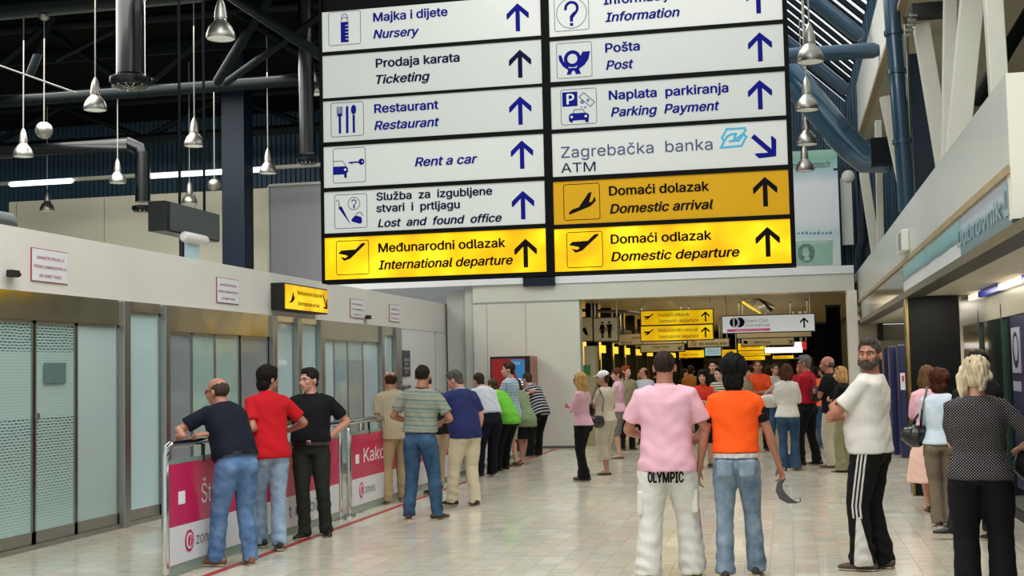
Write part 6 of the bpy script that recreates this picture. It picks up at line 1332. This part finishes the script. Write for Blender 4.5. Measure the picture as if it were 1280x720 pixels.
for sg in (1, -1):
    H1, K1, A1 = I['legs'][sg][:3]; p = H1.lerp(K1, .75); soft('cargo_pocket', MB().box(p+Vector((sg*.083, -.03, 0)), (.05, .15, .19)), CARGO, I['root'], .011, 4)
    obj('side_piping', MB().tube([H1+Vector((sg*.118, .03, 0)), K1+Vector((sg*.092, .02, 0)), A1+Vector((sg*.092, .02, 0))], [(.008, .010)], 6), mat('dark_red_piping', '7a2030', .6), I['root'], smooth=True)
I = person('man in an orange T-shirt and washed jeans with shaggy black hair walking away', 925, 722, 1.78, 0, hh=0, w=.98, top=ORNG, bottom=J4, legw=1.04, belt=BELTW, shoecol='3a2c24', hair='shaggy', hcol='0e0b0a', near=True, sleeve='cap', feet=((.13, .12, 6), (-.11, -.10, -4)), R=('l', .36, .10, .80), L=('l', -.30, .02, .84), tuck=True, curl=(.9, .5), flare=.015, Rh=(.3, -1, 0))
for sg in (1, -1):
    S_, E_ = I['arms'][sg][:2]; soft('under_sleeve', MB().tube([S_.lerp(E_, .2), S_.lerp(E_, .62)], [.052, .049], 14, cap='flat'), BLKC, I['root'], .009, 2)
for sg in (1, -1): soft('back_pocket', MB().box(I['hip']+Vector((sg*.085, -.148, -.05)), (.13, .018, .13)), J4, I['root'], .009, 3)
hnd = I['W'](I['arms'][1][2]+Vector((.02, .0, -.11)))
t = thing('sun_visor', 'dark curved sun visor dangling from the hand of the man in the orange T-shirt', 'visor', tuple(hnd))
pts = [(.02, 0, .0), (-.02, 0, -.04), (-.025, 0, -.09), (.0, 0, -.14), (.05, 0, -.175), (.11, 0, -.19)]
obj('brim', MB().tube(pts, [(.006, .008), (.006, .022), (.006, .032), (.006, .036), (.006, .026), (.006, .006)], 10, side=(0, 1, 0)), mat('visor_dark', '3a3a3c', .25, coat=.5, var=.4, vscale=20), t, smooth=True)
obj('strap', MB().tube([(.11, 0, -.19), (.14, 0, -.18), (.135, 0, -.15)], [.004], 6), BLACK, t, smooth=True)
# ---------------------------------------------------------------- middle right group
person('smiling dark haired woman in a red orange blouse and black shorts', 882, 585, 1.66, 165, fem=True, skin='light', top=REDO, bottom=BLKT, leg='shorts', legw=.95, shoecol='3a2418', hair='long', hcol='14100e', face=True, R='crossl', L='cross', hh=185, feet=((.09, .0, 5), (-.09, 0, -5)))
person('person in a cream striped top half hidden behind the orange T-shirt man', 903, 572, 1.68, 150, skin='light', top=STRW, bottom=J3, hair='short', hcol='1a1411', hh=215, face=True, R='bag', L='crossl')
person('taller dark haired man looking over from behind the striped top', 895, 560, 1.84, 175, skin='light', top=BLKC, bottom=BLKT, hair='short', hcol='1a1411', hh=185, face=True)
person('person in a tan jacket right behind the shaggy head of the orange T-shirt man', 934, 566, 1.70, 120, skin='fair', top=TAND, sleeve='long', bottom=BLKT, hair='mid', hcol='201812')
person('man in a rust orange printed T-shirt facing the camera', 951, 564, 1.82, 178, skin='tan', top=ORNG2, bottom=BLKT, hair='crop', hcol='4a2c20', face=True, R='down', L='crossl')
person('man in a grey checked shirt and jeans facing the camera', 972, 556, 1.74, 170, skin='fair', top=CHK, bottom=J3, hair='crop', hcol='3a2c24', face=True, hh=160, R='bag', L='crossl')
I = person('woman in a white ribbed sweater and flared jeans seen from behind', 987, 588, 1.72, 8, fem=True, hh=30, skin='fair', top=SWEAT, collar=SWEAT, sleeve='long', bottom=J3, flare=.045, shoecol='b8ae9c', shoe='light', hair='bob', hcol='4a2a1c', R='fwd', L='bag', feet=((.09, .02, 30), (-.09, -.02, -5)), hem=.02, w=1.04)
bag(I, 'cream leather shoulder bag on the left arm of the woman in the white sweater', (-.27, .06, 1.12), (.30, .12, .22), BAGW, [(-.2, .02, 1.38), (-.14, -.02, 1.44)], rot=20)
I = person('man in a crimson shirt and black trousers with arms crossed and cap on', 1012, 582, 1.86, -62, hh=-78, skin='tan', top=REDSH, collar=REDSH, sleeve='long', bottom=BLKT, shoecol='101012', hair='short', hcol='6a6660', R='cross', L='crossl', face=True, feet=((.13, -.08, 12), (-.13, .08, -6)), flare=.012, tuck=True)
glasses(I, dark=True); soft('cap_brim', MB().tube([I['HP'](0, .07, .085), I['HP'](0, .13, .075)], [(.07, .008), (.045, .006)], 12, side=I['X'][0]), mat('grey_cap', '8a8478', .8), I['root'], .008, 1)
bag(I, 'black shoulder bag hanging behind the man in the crimson shirt', (-.08, -.22, 1.20), (.24, .14, .26), BAGB, [(-.10, -.1, 1.45)])
person('woman in a coral top and jeans with her back turned beside the crimson shirt man', 1033, 561, 1.68, -20, fem=True, skin='tan', hh=-40, top=CORAL, bottom=J3, shoecol='8a7458', hair='pony', hcol='2a1812', R='cross', L='crossl', w=1.04)
person('person in olive trousers half hidden behind the crimson shirt man', 1022, 557, 1.66, 20, fem=True, skin='tan', top=ORNG2, bottom=cloth('olive_trousers', '5a5434'), shoecol='6a5438', hair='mid', hcol='241610')
person('bald man in white trousers standing behind the blonde woman in black', 1043, 585, 1.84, -70, skin='tan', hh=-82, top=BLKC, bottom=CAPR, legw=1.15, shoecol='5a2c1c', hair='bald', hcol='5a544c', R='cross', L='crossl', w=1.05, lean=3)
I = person('blonde woman in a black cardigan and khaki green trousers', 1057, 590, 1.66, -75, fem=True, skin='light', hh=-85, top=BLKC, sleeve='elbow', bottom=KHG, legw=1.08, shoe='sandal', shoecol='3a3028', hair='bob', hcol='b8905a', face=True, R='cross', L='crossl', feet=((.08, -.02, 6), (-.08, .04, -4)), flare=.025)
obj('sunglasses', MB().tube([I['HP'](-.08, .03, .10), I['HP'](0, .06, .13), I['HP'](.08, .03, .10)], [.010]*3, 8), BLACK, I['root'], smooth=True)
# ---------------------------------------------------------------- the bearded man
I = person('bearded man in a white T-shirt and black track bottoms with arms crossed', 1094, 712, 1.91, -68, skin='tan', hh=-160, hp=2, lean=-3, w=1.04, belly=.03, top=WHT, bottom=TRK, legw=1.12, shoecol='4a3a30', hair='short', hcol='46403a', beard='4e463f', near=True, face=True, feet=((.10, -.03, 14), (-.10, .05, -8)), pel=(0, .0), L=('l', .02, .30, 1.24), R=('l', -.10, .27, 1.14), Lh=(-1, .5, -1.2), Rh=(1, .2, -1), hem=-.04, flare=.018, wr=1.5, curl=(.6, .5), sleeve='short', palm={1: ((0, -1, 0), (-1, -.1, .2)), -1: ((0, -.6, -.6), (.9, -.1, .4))})
obj('badge', MB().poly([(-.02, 0), (.02, 0), (.0, .045)], 0, .003), SIGNW, I['root'], loc=(I['hip'].x-.05, I['hip'].y+.155, .75))
# ---------------------------------------------------------------- right group
PGROUP = 'people at the shop on the right'
I = person('blonde woman in a dotted black blouse and black trousers seen from behind', 1232, 752, 1.72, 8, fem=True, skin='fair', hh=25, hp=-6, w=1.20, belly=.01, top=DOTS, sleeve='elbow', bottom=BLKT, legw=1.22, shoecol='0e0e10', hair='updo', hcol='cdbb98', near=True, R=('l', .30, .24, 1.10), L='crossl', Lh=(-1, -.2, -1), Rh=(1, -.5, -1), hem=.02, flare=.02, feet=((.13, .02, 8), (-.11, -.02, -8)), wr=.8)
obj('hair_clip', MB().tube([I['HP'](.0, -.11, .10), I['HP'](.03, -.13, .06)], [.020, .014], 8), BLACK, I['root'], smooth=True)
bag(I, 'small dark bag held at the right side of the woman in the dotted blouse', (.36, .30, .94), (.16, .1, .26), LEATH)
I = person('woman with curly auburn hair in a pale blue blouse and taupe trousers', 1182, 658, 1.62, 5, fem=True, skin='fair', hh=15, w=1.10, top=SKY, sleeve='elbow', bottom=TAUPE, legw=1.12, shoecol='1e1612', hair='curly', hcol='3e1c12', near=True, R='fwd', L='crossl', feet=((.08, .0, 20), (-.06, .0, -4)), hem=-.02, flare=.02)
bag(I, 'black handbag on the left shoulder of the woman with curly auburn hair', (-.26, .04, .93), (.15, .22, .24), LEATH, [(-.17, .08, 1.2), (-.12, .0, 1.43), (-.18, -.08, 1.2)], rot=0)
person('woman in a blush pink flared skirt standing beyond the curly haired woman', 1166, 640, 1.66, 0, fem=True, skin='fair', hh=10, top=PINKC, sleeve='elbow', bottom=SKRT, leg='skirt', skirt=.36, flare=.09, shoe='heel', shoecol='2a1a14', hair='bob', hcol='5a4028', R='fwd', L='fwd', feet=((.10, .0, 5), (-.05, 0, -5)))
person('man in dark clothes half hidden behind the woman in the dotted blouse', 1206, 681, 1.80, -35, skin='fair', hh=-20, top=BLKC, sleeve='long', bottom=cloth('charcoal_trousers', '22242a'), shoecol='08080a', hair='short', hcol='0c0a09', near=True, at=tuple(G(1234, 678)), feet=((.10, .0, 5), (-.12, .30, -50)), R='fwd', L='crossl', w=1.05)
person('person with red brown hair between the dotted blouse and the man in dark clothes', 1222, 675, 1.72, 20, fem=True, skin='fair', top=BLKC, sleeve='long', bottom=BLKT, shoecol='0e0e10', hair='mid', hcol='5a2416', R='fwd', L='fwd', at=tuple(G(1221, 664)))
# ---------------------------------------------------------------- far corridor figures
PGROUP = 'distant people in the corridor'
for (fx, fy, ht, hd_, tp, bt, hc_, lb, fm) in (
        (866, 545, 1.74, 0, BRNO, BLKT, '2a1c14', 'distant man in an ochre T-shirt beyond the pink polo shoulder', False),
        (858, 541, 1.66, 150, BLKC, J3, '1a1411', 'distant person in black behind the ochre T-shirt man', True),
        (822, 541, 1.70, 20, BLKC, BLKT, '1a1411', 'distant dark dressed person by the corridor shop windows', False),
        (1003, 541, 1.72, 200, REDSH, BLKT, '1a1411', 'distant person in crimson behind the woman in the white sweater', False),
        (963, 537, 1.68, 0, NAVY, J3, '1a1411', 'distant person in navy behind the checked shirt man', True),
        (942, 534, 1.72, 30, BLKC, KHAKI, '2a1c14', 'distant person in khaki trousers left of the rust orange T-shirt', False),
        (912, 536, 1.70, 180, TAND, J3, '3a2a1e', 'distant person in tan hidden by the shaggy haired man', False)):
    person(lb, fx, fy, ht, hd_, fem=fm, skin='fair', top=tp, bottom=bt, hair='short' if not fm else 'bob', hcol=hc_, R='bag', L='crossl')
flush_soft(); flush_text()
